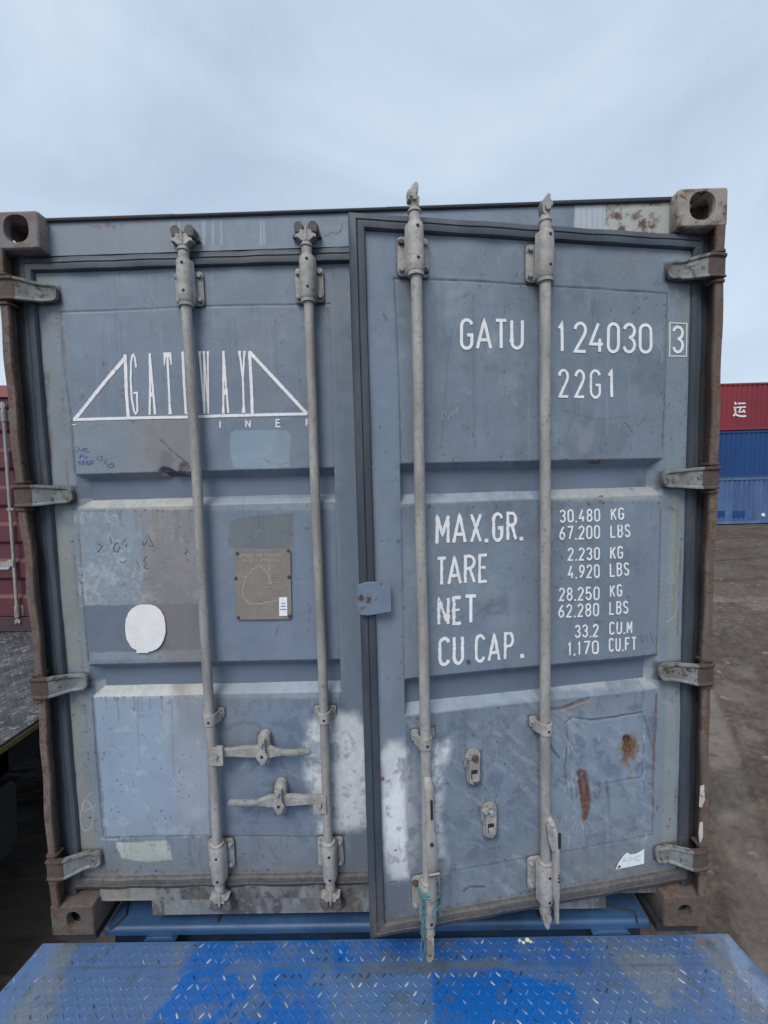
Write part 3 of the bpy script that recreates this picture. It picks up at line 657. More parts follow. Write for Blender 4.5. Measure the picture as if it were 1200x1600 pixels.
rv.blend(sl, sst(vn(rv.U[sl] + rv.Z[sl], rv.Z[sl] * .5, 26, 122, 5, .7), .57, .70), (.27, .32, .37), .50)
sl = lv.sub(lv.px([(345, 1100), (545, 1360)]), .01)
lv.blend(sl, sst(vn(lv.U[sl], lv.Z[sl], 12, 123, 6, .68), .54, .68), (.10, .13, .185), .5)
for cv, x0, x1, y0, y1, k in ((rv, 650, 1010, 1120, 1370, 26), (lv, 350, 540, 1110, 1350, 14), (rv, 640, 1020, 480, 700, 12), (lv, 120, 500, 420, 720, 10)):
    for i in range(k):      # curved rubs left by swinging handles
        x, y = random.uniform(x0, x1), random.uniform(y0, y1); r = random.uniform(12, 40); a0 = random.uniform(0, 6.3); sp = random.uniform(.5, 1.6)
        cv.line([(x + r * math.cos(a0 + sp * t / 8), y + r * math.sin(a0 + sp * t / 8)) for t in range(9)], random.uniform(.0015, .004), random.choice(((.085, .105, .14), (.30, .35, .41), (.11, .13, .17))), random.uniform(.2, .5), soft=.004, brk=.5)
rv.blob(984, 1170, .052, .066, (.17, .115, .065), .95, soft=.65, wob=.35, freq=55); rv.blob(982, 1168, .036, .044, (.095, .045, .022), .9, soft=.7, wob=.4, freq=70); rv.blob(979, 1154, .022, .017, (.055, .024, .015), .97, soft=.4, wob=.4)
for i in range(70): rv.blob(random.gauss(984, 9), random.gauss(1172, 12), .003, .004, random.choice(((.06, .03, .02), (.24, .16, .09), (.14, .07, .04))), .8)
rv.poly([(902, 1206), (909, 1201), (918, 1206), (924, 1250), (920, 1282), (912, 1284), (905, 1240)], (.13, .052, .030), .97, soft=.004, wob=.004, freq=60, tex=.25, tfreq=120)
rv.line([(905, 1206), (908, 1240)], .004, (.07, .03, .025), .8); rv.line([(914, 1210), (919, 1245)], .004, (.07, .03, .025), .6, brk=.4)
# scratch clusters round the repair
rs = random.Random(5)
for i in range(90):
    x = rs.choice((rs.gauss(888, 12), rs.gauss(1003, 5), rs.gauss(905, 18))); y = rs.uniform(1130, 1240) if i % 4 else rs.uniform(1255, 1310); dx = rs.uniform(-5, 6); dy = rs.uniform(3, 14)
    rv.line([(x, y), (x + dx, y + dy)], .0016, rs.choice(((.42, .47, .55), (.38, .43, .5), (.10, .12, .15))), rs.uniform(.25, .6), soft=.0018)

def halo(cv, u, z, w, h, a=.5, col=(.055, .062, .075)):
    """contact shade and grime painted dark round a bolted-on fitting, with a dirt run below it"""
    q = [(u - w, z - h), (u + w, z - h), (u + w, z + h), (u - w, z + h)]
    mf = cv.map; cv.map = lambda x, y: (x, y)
    cv.poly(q, col, a, soft=.006, wob=.004, freq=50)  # dark rim: contact shade painted in together with grime
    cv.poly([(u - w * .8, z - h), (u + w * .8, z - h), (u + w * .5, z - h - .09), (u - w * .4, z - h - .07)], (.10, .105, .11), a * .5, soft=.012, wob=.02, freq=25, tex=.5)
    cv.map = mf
def seam_rust(cv, pts, n, seed, cols=((.10, .055, .035), (.05, .04, .038), (.15, .09, .05)), r=(.0015, .0045)):
    rs = random.Random(seed); q = [np.array(cv.map(*p)) for p in pts]; L = [np.linalg.norm(b - a) for a, b in zip(q, q[1:])]
    for i in range(n):
        k = rs.choices(range(len(L)), L)[0]; t = rs.random() ** (1.5 if rs.random() < .5 else .7); p = q[k] * (1 - t) + q[k + 1] * t; rr = rs.uniform(*r)
        cv.blob(p[0] + rs.gauss(0, .002), p[1] + rs.gauss(0, .002), rr * rs.uniform(.7, 1.6), rr, rs.choice(cols), rs.uniform(.5, .95), soft=.5, wob=.5, px=False)
        if rs.random() < .35: cv.line([(p[0], p[1]), (p[0] + rs.gauss(0, .001), p[1] - rs.uniform(.02, .09))], .0022, (.17, .13, .09), rs.uniform(.2, .5), soft=.004, px=False)
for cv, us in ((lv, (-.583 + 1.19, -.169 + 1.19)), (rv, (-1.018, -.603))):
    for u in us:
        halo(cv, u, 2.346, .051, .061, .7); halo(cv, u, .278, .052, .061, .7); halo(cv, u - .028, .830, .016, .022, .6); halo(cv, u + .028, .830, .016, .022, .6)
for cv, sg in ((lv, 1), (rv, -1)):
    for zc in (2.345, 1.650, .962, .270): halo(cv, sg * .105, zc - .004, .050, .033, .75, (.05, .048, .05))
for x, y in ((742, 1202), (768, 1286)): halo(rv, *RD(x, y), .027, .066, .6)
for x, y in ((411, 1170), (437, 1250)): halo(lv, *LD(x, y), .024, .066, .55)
seam_rust(lv, [(116, 740), (300, 737), (522, 733)], 26, 1); seam_rust(lv, [(120, 798), (310, 797)], 22, 2); seam_rust(lv, [(143, 1092), (322, 1088)], 22, 3); seam_rust(lv, [(94, 490), (116, 740)], 14, 4)
seam_rust(lv, [(120, 800), (137, 1035), (143, 1090), (160, 1305)], 40, 5); seam_rust(lv, [(162, 1311), (345, 1309), (540, 1309)], 40, 6); seam_rust(lv, [(100, 1363), (545, 1362)], 60, 7, r=(.002, .006)); seam_rust(lv, [(85, 450), (105, 760)], 20, 8); seam_rust(lv, [(110, 800), (150, 1340)], 40, 9)
seam_rust(rv, [(1040, 470), (1037, 700), (1034, 795), (1028, 1022)], 36, 11); seam_rust(rv, [(627, 724), (1035, 722)], 24, 12); seam_rust(rv, [(632, 795), (1030, 784)], 26, 13); seam_rust(rv, [(640, 1124), (840, 1100), (1024, 1082)], 34, 14)
seam_rust(rv, [(645, 1372), (870, 1334), (1022, 1305)], 30, 15); seam_rust(rv, [(604, 1438), (800, 1400), (1050, 1355)], 70, 16, r=(.002, .006)); seam_rust(rv, [(1078, 420), (1070, 700), (1060, 1000), (1056, 1330)], 50, 17); seam_rust(rv, [(574, 400), (580, 900), (600, 1430)], 22, 18)
for cv, tops in ((lv, (((120, 742), (520, 735)), ((125, 800), (520, 798)), ((140, 1040), (530, 1036)), ((146, 1092), (535, 1090)), ((100, 488), (512, 475)), ((165, 1312), (540, 1309)))),
                 (rv, (((628, 724), (1034, 722)), ((630, 795), (1030, 784)), ((634, 1060), (1028, 1022)), ((640, 1122), (1024, 1082)), ((620, 437), (1040, 458)), ((648, 1372), (1020, 1306))))):
    for a, b in tops:       # rust and dirt runs below lips and welds
        pa, pb = np.array(cv.map(*a)), np.array(cv.map(*b))
        for i in range(9):
            p = pa + (pb - pa) * random.random(); ln = random.uniform(.03, .22) * random.random() ** .5; w = random.uniform(.002, .008)
            cv.line([(p[0], p[1]), (p[0] + random.gauss(0, .002), p[1] - ln * .5), (p[0] + random.gauss(0, .004), p[1] - ln)], w, random.choice(((.16, .12, .09), (.10, .105, .115), (.24, .22, .19), (.075, .07, .075))), random.uniform(.12, .42), soft=w * 1.4, wob=.003, brk=.45, px=False)
for cv in (lv, rv):      # splash dirt low on both doors, faint brown haze
    d = (1 - sst(cv.Z, .16, .55)) * (.35 + .65 * sst(vn(cv.U, cv.Z, 6, cv.seed + 77, 5, .62), .38, .62)); cv.blend((slice(None), slice(None)), d, (.15, .135, .12), .38)
    d = sst(vn(cv.U, cv.Z * .5, 3.2, cv.seed + 78, 6, .65), .55, .70); cv.blend((slice(None), slice(None)), d, (.19, .19, .195), .30)
    d = sst(vn(cv.U, cv.Z, 75, cv.seed + 79, 3, .7), .71, .78) * sst(vn(cv.U, cv.Z, 4, cv.seed + 80, 3), .45, .65); cv.blend((slice(None), slice(None)), d, (.06, .06, .065), .5)
door_l = lv.build('door', M_DOOR, container, .05, .05); door_l.location = HL
door_r = rv.build('door', M_DOOR, container, .05, .05); door_r.location = HR; door_r.rotation_euler = (0, 0, TH)
door_l['label'] = 'closed left door with the white triangle logo'; door_r['label'] = 'right door standing slightly open with the weight table'

# door cores behind the sheets (frame thickness)
for d, a, b in ((door_l, .035, 1.195), (door_r, -1.185, -.03)):
    m = MB(); m.box(a, b, .088, .105, .15, 2.455); m.build('door_lining', M_WALL, d)

# ---------------- gaskets
def gasket(door, o, i, y=.048):
    """ribbed rubber profile mitred round the door; o, i = outer and inner rectangles (u0,u1,z0,z1)"""
    prof = [(0, .020), (.0, .002), (.06, -.003), (.42, -.009), (.48, -.0055), (.54, -.0105), (.72, -.0115), (.92, -.0105), (.97, -.006), (1, -.003), (1, .020)]
    m = MB(); rs = []
    for cu, cz in ((0, 2), (1, 2), (1, 3), (0, 3)):
        rs.append([(o[cu] + (i[cu] - o[cu]) * t, y + d, o[cz] + (i[cz] - o[cz]) * t) for t, d in prof])
    # subdivide the runs so that the rubber waves a little
    full = []
    for k in range(4):
        a, b = rs[k], rs[(k + 1) % 4]; n = 26
        for j in range(n):
            t = j / n; wv = .0016 * math.sin(j * 1.3 + k) + random.uniform(-.0010, .0010) if 0 < j < n else 0
            full.append([(p[0] + (q[0] - p[0]) * t, p[1] + wv, p[2] + (q[2] - p[2]) * t) for p, q in zip(a, b)])
    n = len(prof); vs = [p for r in full for p in r]; fs = []
    for k in range(len(full)):
        k2 = (k + 1) % len(full)
        for j in range(n): fs.append((k * n + j, k * n + (j + 1) % n, k2 * n + (j + 1) % n, k2 * n + j))
    m.add(vs, fs); return m.build('gasket', M_RUB, door, angle=50)
gasket(door_r, (-1.211, -.002, .137, 2.468), (-1.163, -.052, .188, 2.419))
gasket(door_l, (.018, 1.203, .137, 2.470), (.068, 1.160, .186, 2.420))

# ---------------- header and sill plates
hv = Canvas(-1.06, 1.06, 2.472, 2.588, .004, lambda x, y: WY(x, y, .047), P0, seed=5)
hv.grime(.12, 91, .10)
hv.poly([(80, 335), (300, 330), (300, 400), (80, 405)], (.20, .225, .255), .6, soft=.03)
hv.poly([(899, 318), (960, 315), (960, 368), (897, 362)], (.42, .46, .50), .85, soft=.003, wob=.003)
for x in (908, 917, 926, 934, 942, 950): hv.line([(x, 320), (x - .5, 362)], .004, (.22, .26, .32), .5, brk=.3)
hv.poly([(950, 312), (1060, 308), (1060, 375), (950, 370)], (.37, .375, .36), .9, soft=.008, wob=.006)
sl = hv.sub(np.array([WY(948, 370, .047), WY(1062, 312, .047)]), .005)
n_ = vn(hv.U[sl], hv.Z[sl], 22, 301, 6, .68) + .10 * np.exp(-((hv.U[sl] - WY(968, 345, .047)[0]) / .03) ** 2) + .06 * sst(hv.Z[sl], 2.55, 2.59)
hv.blend(sl, sst(n_, .55, .64), (.19, .125, .09), .8); hv.blend(sl, sst(n_, .61, .70), (.075, .04, .03), .9); hv.blend(sl, sst(vn(hv.U[sl], hv.Z[sl], 50, 302, 4, .7), .58, .68), (.10, .08, .07), .6)
hv.line([(955, 318), (1000, 316), (1045, 314)], .008, (.14, .07, .045), .7, brk=.5)
hv.poly([(1044, 312), (1062, 312), (1062, 375), (1044, 375)], (.25, .22, .20), .6, soft=.01, tex=.4)
for x, y, rx, ry in ((145, 352, .02, .005), (155, 356, .012, .008), (168, 352, .014, .012), (178, 354, .012, .010), (190, 352, .008, .006)): hv.blob(x, y, rx, ry, (.16, .11, .12), .8, soft=.5, wob=.6)
for x in (268, 272, 280, 316, 319, 332, 345, 407, 412): hv.line([(x, 345), (x + 1, 382)], .002, (.36, .42, .50), .55, soft=.003)
for q in (((507, 365), (508, 370), (520, 363), (527, 366), (534, 358), (534, 350)),): hv.line(q, .0035, (.09, .08, .07), .85, brk=.3)
hv.blob(425, 352, .002, .002, DK, .8); hv.blob(387, 357, .003, .003, DK, .8)
hv.specks(90, (90, 1050, 320, 395), (.001, .0025), ((.08, .08, .09), (.30, .34, .40)), .5, 8)
hd = hv.build('header', M_DOOR, container, .047, .09)
m = MB()
for x0, x1, zt in ((-1.0595, -.62, 2.5935), (-.62, .10, 2.5925), (.10, .62, 2.5932), (.62, 1.0595, 2.595)): m.prism_x([(.0445, 2.580), (.038, 2.583), (.036, zt - .004), (.040, zt), (.12, zt), (.12, 2.580)], x0, x1)
m.build('header_flange', weathered('dark_flange_edge', (.05, .055, .07), rust=.3, scale=20), container, bevel=.0015)

sv = Canvas(-1.058, 1.058, .091, .150, .004, lambda x, y: WY(x, y, .045), (.17, .175, .175), seed=6)
sv.grime(.2, 95, .3)
g2 = (slice(None), slice(None)); m_ = sst(vn(sv.U, sv.Z * .2, 22, 96, 5), .42, .58); sv.blend(g2, m_, (.085, .07, .06), .75); sv.blend(g2, sst(vn(sv.U, sv.Z, 50, 94, 4, .7), .56, .68), (.05, .04, .035), .7)
sv.poly([(130, 1386), (245, 1386), (245, 1410), (130, 1410)], (.26, .25, .215), .7, soft=.01, wob=.01, tex=.4)
sv.line([(163, 1405), (235, 1405)], .006, (.28, .26, .22), .7)
sill = sv.build('sill', M_DOOR, container, .045, .10)
s2 = Canvas(-.862, .868, .030, .0912, .004, lambda x, y: WY(x, y, .045), (.18, .19, .195), seed=7)
s2.grime(.2, 97, .3); m_ = sst(vn(s2.U, s2.Z * .15, 24, 98, 5), .44, .60); s2.blend((slice(None), slice(None)), m_, (.075, .067, .062), .8); m_ = sst(vn(s2.U, s2.Z, 60, 99, 4, .65), .55, .66); s2.blend((slice(None), slice(None)), m_, (.24, .24, .235), .6); s2.poly([(470, 1400), (560, 1400), (560, 1428), (470, 1428)], (.10, .075, .06), .5, soft=.02, wob=.03, tex=.5)
s2.specks(60, (245, 575, 1408, 1426), (.002, .005), ((.06, .05, .04),), .8, 9)
s2.build('sill_apron', M_DOOR, container, .0455, .012)

# ---------------- corner castings
def boolean(o, cutters):
    for c in cutters:
        b = o.modifiers.new('cut', 'BOOLEAN'); b.operation = 'DIFFERENCE'; b.solver = 'EXACT'; b.object = c
    dg = bpy.context.evaluated_depsgraph_get(); dg.update()
    me = bpy.data.meshes.new_from_object(o.evaluated_get(dg)); o.modifiers.clear(); o.data = me
    for c in cutters: bpy.data.objects.remove(c)
    me.polygons.foreach_set('use_smooth', [True] * len(me.polygons)); me.set_sharp_from_angle(angle=math.radians(22))
    return o
def casting(sx, top, back=False):
    x0, x1 = (1.057, 1.219) if sx > 0 else (-1.219, -1.057)
    z0, z1 = (2.473, 2.596) if top else (0, .118)
    y0, y1 = (0, .178) if not back else (5.88, 6.058)
    m = MB(); m.box(x0, x1, y0, y1, z0, z1)
    o = m.build('corner_casting', M_CAST_B if not top else (M_CAST_T if sx > 0 else M_CAST_L), container, bevel=.010 if top else .007, segs=3)
    cx, cz = (x0 + x1) / 2, (z0 + z1) / 2; cy = (y0 + y1) / 2; cs = []
    def cut(fn):
        c = MB(); fn(c); cs.append(c.build('cutter', M_HOLE))
    cut(lambda c: c.box(x0 + .024, x1 - .024, y0 + .026, y1 - .024, z0 + .022, z1 - .022))
    w, h = (.041, .043) if top else ((.026, .033) if sx < 0 else (.024, .024))
    ox = .006 * (1 if sx < 0 else 0) - (.0 if sx < 0 else .004)
    ring = lambda y, k: [(cx + ox + w * k * math.copysign(abs(math.cos(a)) ** .8, math.cos(a)), y, cz + .004 + h * k * math.copysign(abs(math.sin(a)) ** .8, math.sin(a))) for a in [2 * math.pi * i / 28 for i in range(28)]]
    cut(lambda c: c.rings([ring(y0 - .01, 1.10), ring(y0 + .008, 1.0), ring(y0 + .04, .97)]) if not back else c.rings([ring(y1 + .01, 1.0), ring(y1 - .04, 1.0)]))
    sxo = x1 + .01 if sx > 0 else x0 - .01; sxi = x1 - .04 if sx > 0 else x0 + .04
    side = lambda x: [(x, cy + .030 * math.cos(a), cz + .018 * math.sin(a)) for a in [2 * math.pi * i / 20 for i in range(20)]]
    cut(lambda c: c.rings([side(sxo), side(sxi)]))
    tz = z1 + .01 if top else z0 - .01; ti = z1 - .04 if top else z0 + .04
    tp = lambda z: [(cx + .022 * math.cos(a) - sx * .012, cy + .040 * math.sin(a), z) for a in [2 * math.pi * i / 20 for i in range(20)]]
    cut(lambda c: c.rings([tp(tz), tp(ti)]))
    # apply the bevel with the cuts
    return boolean(o, cs)
for sx in (-1, 1):
    for top in (True, False):
        casting(sx, top)
        if True: casting(sx, top, True)

# ---------------- corner posts (J section with hinge lugs)
def post(sx):
    def X(v): return sx * v
    m = MB()
    # outer flange: slightly dented edge strip, then the channel and the inner web
    zs = [.116 + (2.475 - .116) * i / 60 for i in range(61)]
    def flange(prof, mi):
        rs = []
        for z in zs:
            if sx < 0: dent = .014 * math.exp(-((z - 1.0) / .45) ** 2) + .006 * math.exp(-((z - 1.45) / .10) ** 2) + .0025 * math.sin(z * 23)
            else: dent = .008 * math.exp(-((z - 1.0) / .4) ** 2) + .0018 * math.sin(z * 19 + 1)
            rs.append([(X(x - dent * (1 if y < .03 else .5)), y, z) for x, y in prof])
        m.rings(rs, mi)
    flange([(1.181, .001), (1.183, -.003), (1.205, -.004), (1.209, -.001), (1.212, .03), (1.214, .12), (1.203, .12), (1.200, .03), (1.196, .010), (1.182, .010)], 0)
    flange([(1.150, .045), (1.160, .040), (1.172, .044), (1.200, .05), (1.200, .064), (1.164, .066), (1.162, .12), (1.150, .12)], 1)
    flange([(1.135, .122), (1.200, .122), (1.200, .150), (1.135, .150)], 1)
    m.build('corner_post', [M_POST, M_POSTIN], container, angle=20)
    for zc, dz in ((2.345, .047), (1.650, .047), (.962, .048), (.270, .052)):
        k = MB()
        for a, b in ((zc + dz - .004, zc + dz + .005), (zc - dz - .005, zc - dz + .004)):
            k.prism_z([(X(1.172), -.002), (X(1.178), -.009), (X(1.204), -.010), (X(1.212), -.003), (X(1.213), .03), (X(1.170), .03)], a, b)
        k.lathe([(.007, -dz - .018), (.007, dz + .018)], (X(1.192), .004, zc), 'z', 12)
        k.build('hinge_lug', M_HRUST, container, bevel=.002)
post(-1); post(1)
# rust-chipped pale spot low on the right post edge
m = MB(); q = [WY(*p, -.0045) for p in ((1094, 1228), (1100, 1226), (1101, 1250), (1096, 1262), (1092, 1260))]; m.prism_y(q, -.0056, -.0046); M_REM = weathered('chipped_cream_remnant', (.52, .50, .45), (.40, .38, .34), rust=.30, scale=60); m.build('paint_remnant', M_REM, container); m = MB()
q = [WY(*p, -.0045) for p in ((1093, 1285), (1098, 1284), (1098, 1308), (1093, 1318), (1091, 1300))]; m.prism_y(q, -.0056, -.0046)
m.build('paint_remnant', M_REM, container)

# ---------------- hinges
def hinge(door, zc, tip, side, h=.037):
    """blade from the pin (u near 0) to its rounded tip; side +1 left door (u grows inwards), -1 right door"""
    m = MB(); n = 22
    def prof(t):      # t 0 pin .. 1 tip : (u, y, half height)
        u = -.022 + (tip + .022) * t
        y = -.006 + .040 * sst(np.array(t), .30, .78) - .004 * math.sin(math.pi * min(1, t / .4))
        hh = h * (1.02 - .20 * float(sst(np.array(t), .30, .85))); hh *= 1 if t < .86 else max(.05, 1 - ((t - .86) / .145) ** 2) ** .30
        return u, float(y), hh
    for t0, t1, mi in ((0, .36, 0), (.36, 1.0, 1)):
        rs = []
        for i in range(n + 1):
            t = t0 + (t1 - t0) * i / n; u, y, hh = prof(t); rim = .0045 * min(1, (1 - t) * 8) + .0005
            rs.append([(side * u, y + .014, zc - hh), (side * u, y - rim, zc - hh), (side * u, y - rim, zc - hh + .007), (side * u, y, zc - hh + .010), (side * u, y, zc + hh - .014), (side * u, y - rim * 1.2, zc + hh - .009), (side * u, y - rim * 1.2, zc + hh), (side * u, y + .014, zc + hh)])
        m.rings(rs, mi)
    m.lathe([(.0125, -h * .98), (.0135, -h * .9), (.0135, h * .9), (.0125, h * .98)], (side * -.002, .005, zc), 'z', 14, mi=0)
    return m.build('hinge', [M_HRUST, M_HINGE], door, bevel=.0018)
for zc in (2.345, 1.650, .962, .270):
    hinge(door_l, zc, .150, 1); hinge(door_r, zc, .152, -1)

# ---------------- locking gear
YB = .014      # axis of the bars, in front of the sheet at .05
def bolt(m, u, z, y, r=.0085, mi=0, hexa=True):
    m.lathe([(r * .25, -.0095), (r * .85, -.009), (r, -.006), (r, 0), (r * 1.45, 0), (r * 1.45, .002)], (u, y, z), 'y', 6 if hexa else 14, mi)
def bracket(door, u, zc, inv=1, bolts=(0, 0, 0, 0), lean=0, h=.0575):
    """bearing bracket: base plate, bolts and the sleeve that holds the bar"""
    w = .0485; m = MB()
    m.prism_y(rrect(u - w, u + w, zc - h, zc + h, .012), .0435, .0502, 0)
    m.prism_y(rrect(u - w * .9, u + w * .9, zc - h * .94, zc + h * .94, .010), .0415, .0436, 0)
    # sleeve, flared into the plate
    rs = []
    for t, r in ((-h - .004, .0225), (-h + .002, .026), (-h * .5, .0265), (h * .6, .0265), (h + .016, .0255), (h + .022, .0235)):
        rs.append([(u + r * math.cos(a) * (1.18 if math.sin(a) > .2 else 1), YB + (r * math.sin(a) if math.sin(a) < 0 else .030 * math.sin(a)), zc + inv * t) for a in [2 * math.pi * i / 20 for i in range(20)]])
    m.rings(rs, 0)
    for a in (-1, 1):
        for b in (-1, 1):
            k = bolts[(0 if b > 0 else 2) + (0 if a < 0 else 1)]
            bolt(m, u + a * .037, zc + b * .040, .0415, .0088, 1 + k)
    for z in (zc + inv * (h + .004), zc - inv * .028):
        m.lathe([(.0052, -.0006), (.0052, .004)], (u + .003, YB - .0262, z), 'y', 10, 4)
    m.lathe([(.0245, 0), (.0245, .009), (.021, .012)], (u, YB, zc - inv * (h + .004) - (.010 if inv > 0 else 0)), 'z', 18, 0)
    return m.build('bearing_bracket', [M_HW, M_BOLT, M_RBOLT, M_DBOLT, M_HOLE], door, bevel=.0012)
def guide(door, u, zc, off=.012):
    m = MB(); h = .020
    m.prism_y(rrect(u - .040, u - .014, zc - .017, zc + .019, .008), .044, .0502, 0); m.prism_y(rrect(u + .014, u + .040, zc - .017, zc + .019, .008), .044, .0502, 0)
    ring = []
    for i in range(15):
        a = math.pi + math.pi * i / 14; ring.append((u + .0225 * math.cos(a), YB + .0225 * math.sin(a)))
    inner = [(u + .0180 * math.cos(math.pi + math.pi * i / 14), YB + .018 * math.sin(math.pi + math.pi * i / 14)) for i in range(15)]
    outl = [(u - .030, .0435)] + ring + [(u + .030, .0435), (u + .024, .050)] + inner[::-1] + [(u - .024, .050)]
    # strap as quads between outer and inner lines
    o_ = [(u - .032, .040)] + ring + [(u + .032, .040)]; i_ = [(u - .028, .0475)] + inner + [(u + .028, .0475)]
    vs = [(x, y, zc - .024) for x, y in o_] + [(x, y, zc + .016) for x, y in o_] + [(x, y, zc - .024) for x, y in i_] + [(x, y, zc + .016) for x, y in i_]
    n = len(o_); fs = []
    for k in range(n - 1): fs += [(k, k + 1, n + k + 1, n + k), (2 * n + k + 1, 2 * n + k, 3 * n + k, 3 * n + k + 1), (k + 1, k, 2 * n + k, 2 * n + k + 1), (n + k, n + k + 1, 3 * n + k + 1, 3 * n + k)]
    fs += [(0, n, 3 * n, 2 * n), (n - 1, 3 * n - 1, 4 * n - 1, 2 * n - 1)]
    m.add(vs, fs, 0)
    for a in (-1, 1): bolt(m, u + a * .029, zc + .002, .044, .0065, 1, False)
    m.lathe([(.0048, -.0006), (.0048, .003)], (u + .002, YB - .0225, zc - .008), 'y', 10, 2)
    return m.build('bar_guide', [M_HW, M_BOLT, M_HOLE], door, bevel=.0012)
def bar(door, u, z0, z1, dirt=0):
    m = MB(); zs = [z0 + (z1 - z0) * i / 40 for i in range(41)]
    rs = [[(u + .0172 * math.cos(a) + .0012 * math.sin(z * 5 + u * 9), YB + .0172 * math.sin(a) + .0008 * math.cos(z * 4), z) for a in [2 * math.pi * i / 20 for i in range(20)]] for z in zs]
    m.rings(rs, 0); return m.build('locking_bar', M_BAR, door)
def cam(door, u, z, up, style=0, mat=None):
    """cam end: neck, collar and claw; z = end of the bracket sleeve, up = +1 or -1"""
    m = MB(); s = up
    m.lathe([(.0175, 0), (.0175, s * .030), (.0205, s * .031), (.0205, s * .038), (.0155, s * .040), (.0150, s * .052)], (u, YB, z), 'z', 18, 0)
    zc = z + s * .046
    if style == 0:      # locked: claw and its fork seen from the front
        for sg in (-1, 1):
            pts = [(sg * .002, 0), (sg * .014, .002), (sg * .027, .013), (sg * .036, .011), (sg * .034, .022), (sg * .022, .026), (sg * .017, .038), (sg * .004, .034)]
            m.prism_y([(u + a, zc + s * b) for a, b in pts], YB - .013, YB + .016, 0)
        m.prism_y([(u - .006, zc), (u + .006, zc), (u + .0045, zc + s * .046), (u - .0035, zc + s * .046)], YB - .017, YB + .005, 0)
    elif style == 1:    # free: hooked beak seen edge-on
        pts = [(-.009, 0), (-.010, .013), (-.021, .016), (-.022, .042), (-.013, .046), (-.009, .056), (.001, .066), (.008, .064), (.011, .055), (.009, .036), (.006, .031), (.013, .024), (.012, .010), (.008, 0)]
        m.prism_y([(u + a, zc + s * b) for a, b in pts], YB - .015, YB + .012, 0)
        m.prism_y([(u - .004 + a * .6, zc + s * (.012 + b * .55)) for a, b in pts], YB - .022, YB + .018, 0)
    elif style == 2:    # free: wide jaw
        pts = [(-.008, 0), (-.016, .010), (-.019, .034), (-.008, .052), (.002, .064), (.010, .061), (.009, .050), (.014, .041), (.018, .046), (.018, .030), (.010, .022), (.009, .008)]
        m.prism_y([(u + a, zc + s * b) for a, b in pts], YB - .015, YB + .012, 0)
        m.prism_y([(u + .001 + a * .6, zc + s * (.010 + b * .5)) for a, b in pts], YB - .022, YB + .018, 0)
    elif style == 3:    # long tongue
        pts = [(-.013, -.012), (-.015, .010), (-.016, .070), (-.010, .084), (-.001, .090), (.010, .080), (.014, .060), (.013, .025), (.010, -.012)]
        m.prism_y([(u + a, zc + s * b) for a, b in pts], YB - .012, YB + .010, 1)
        m.prism_y([(u + .002, zc), (u + .012, zc - s * .004), (u + .012, zc + s * .034), (u + .005, zc + s * .028)], YB - .019, YB - .0115, 0)
        m.lathe([(.005, -.001), (.005, .004)], (u - .001, YB - .0125, zc + s * .062), 'y', 10, 2)
    elif style == 4:    # pointed tip
        pts = [(-.016, -.010), (-.014, .012), (-.008, .034), (-.002, .048), (.006, .050), (.010, .044), (.010, .028), (.017, .022), (.018, .006), (.010, -.010)]
        m.prism_y([(u + a, zc + s * b) for a, b in pts], YB - .014, YB + .010, 0)
        m.prism_y([(u + .004 + a * .6, zc + s * (b * .55 - .004)) for a, b in pts], YB - .021, YB + .016, 0)
    return m.build('cam', [M_HW, M_HW, M_RBOLT] if style != 3 else [M_HW, weathered('stained_tongue', (.30, .25, .22), (.22, .18, .16), rust=.3, scale=40), M_RBOLT], door, bevel=.0022)
def keeper(u, z, up, k=1):
    m = MB()
    for sg, w in ((-1, .018), (1, .020)):
        c = sg * .024
        pts = [(c - w * .7, -.018), (c + w * .7, -.020), (c + w * .9, .006), (c + w * .3, .020), (c - w * .5, .018), (c - w * .9, .004)]
        m.prism_y([(u + a, z + up * b) for a, b in pts], .008, .0465)
    m.prism_y([(u - .050, z - .024), (u + .050, z - .024), (u + .045, z - .010), (u - .045, z - .010)], .030, .0466)
    return m.build('cam_keeper', M_KEEP, container, bevel=.004, segs=3)
M_KEEP = weathered('grimy_keeper', (.12, .115, .115), (.07, .062, .06), rust=.3, scale=40, rough=.75, grime=.7, bstr=.8)

ul1, ul2, ur3, ur4 = -.583 + 1.19, -.169 + 1.19, -1.018, -.603
for d, u, bt, bb, st, sb in ((door_l, ul1, (0, 0, 0, 0), (0, 0, 0, 0), 0, 0), (door_l, ul2, (0, 0, 0, 0), (0, 0, 0, 0), 0, 0), (door_r, ur3, (2, 0, 0, 1), (1, 0, 0, 1), 1, 3), (door_r, ur4, (0, 0, 0, 0), (0, 0, 0, 0), 2, 4)):
    bar(d, u, .235, 2.39)
    bracket(d, u, 2.346, 1, bt); bracket(d, u, .278, -1, bb); guide(d, u, .830)
    cam(d, u, 2.424, 1, st); cam(d, u, .200, -1, sb)
for u in (-.583, -.169, .172, .585):
    keeper(u, 2.520 - (.0 if u < 0 else 0), 1) if u < 0 else None
    keeper(u, .098, -1, 1) if u < 0 else None

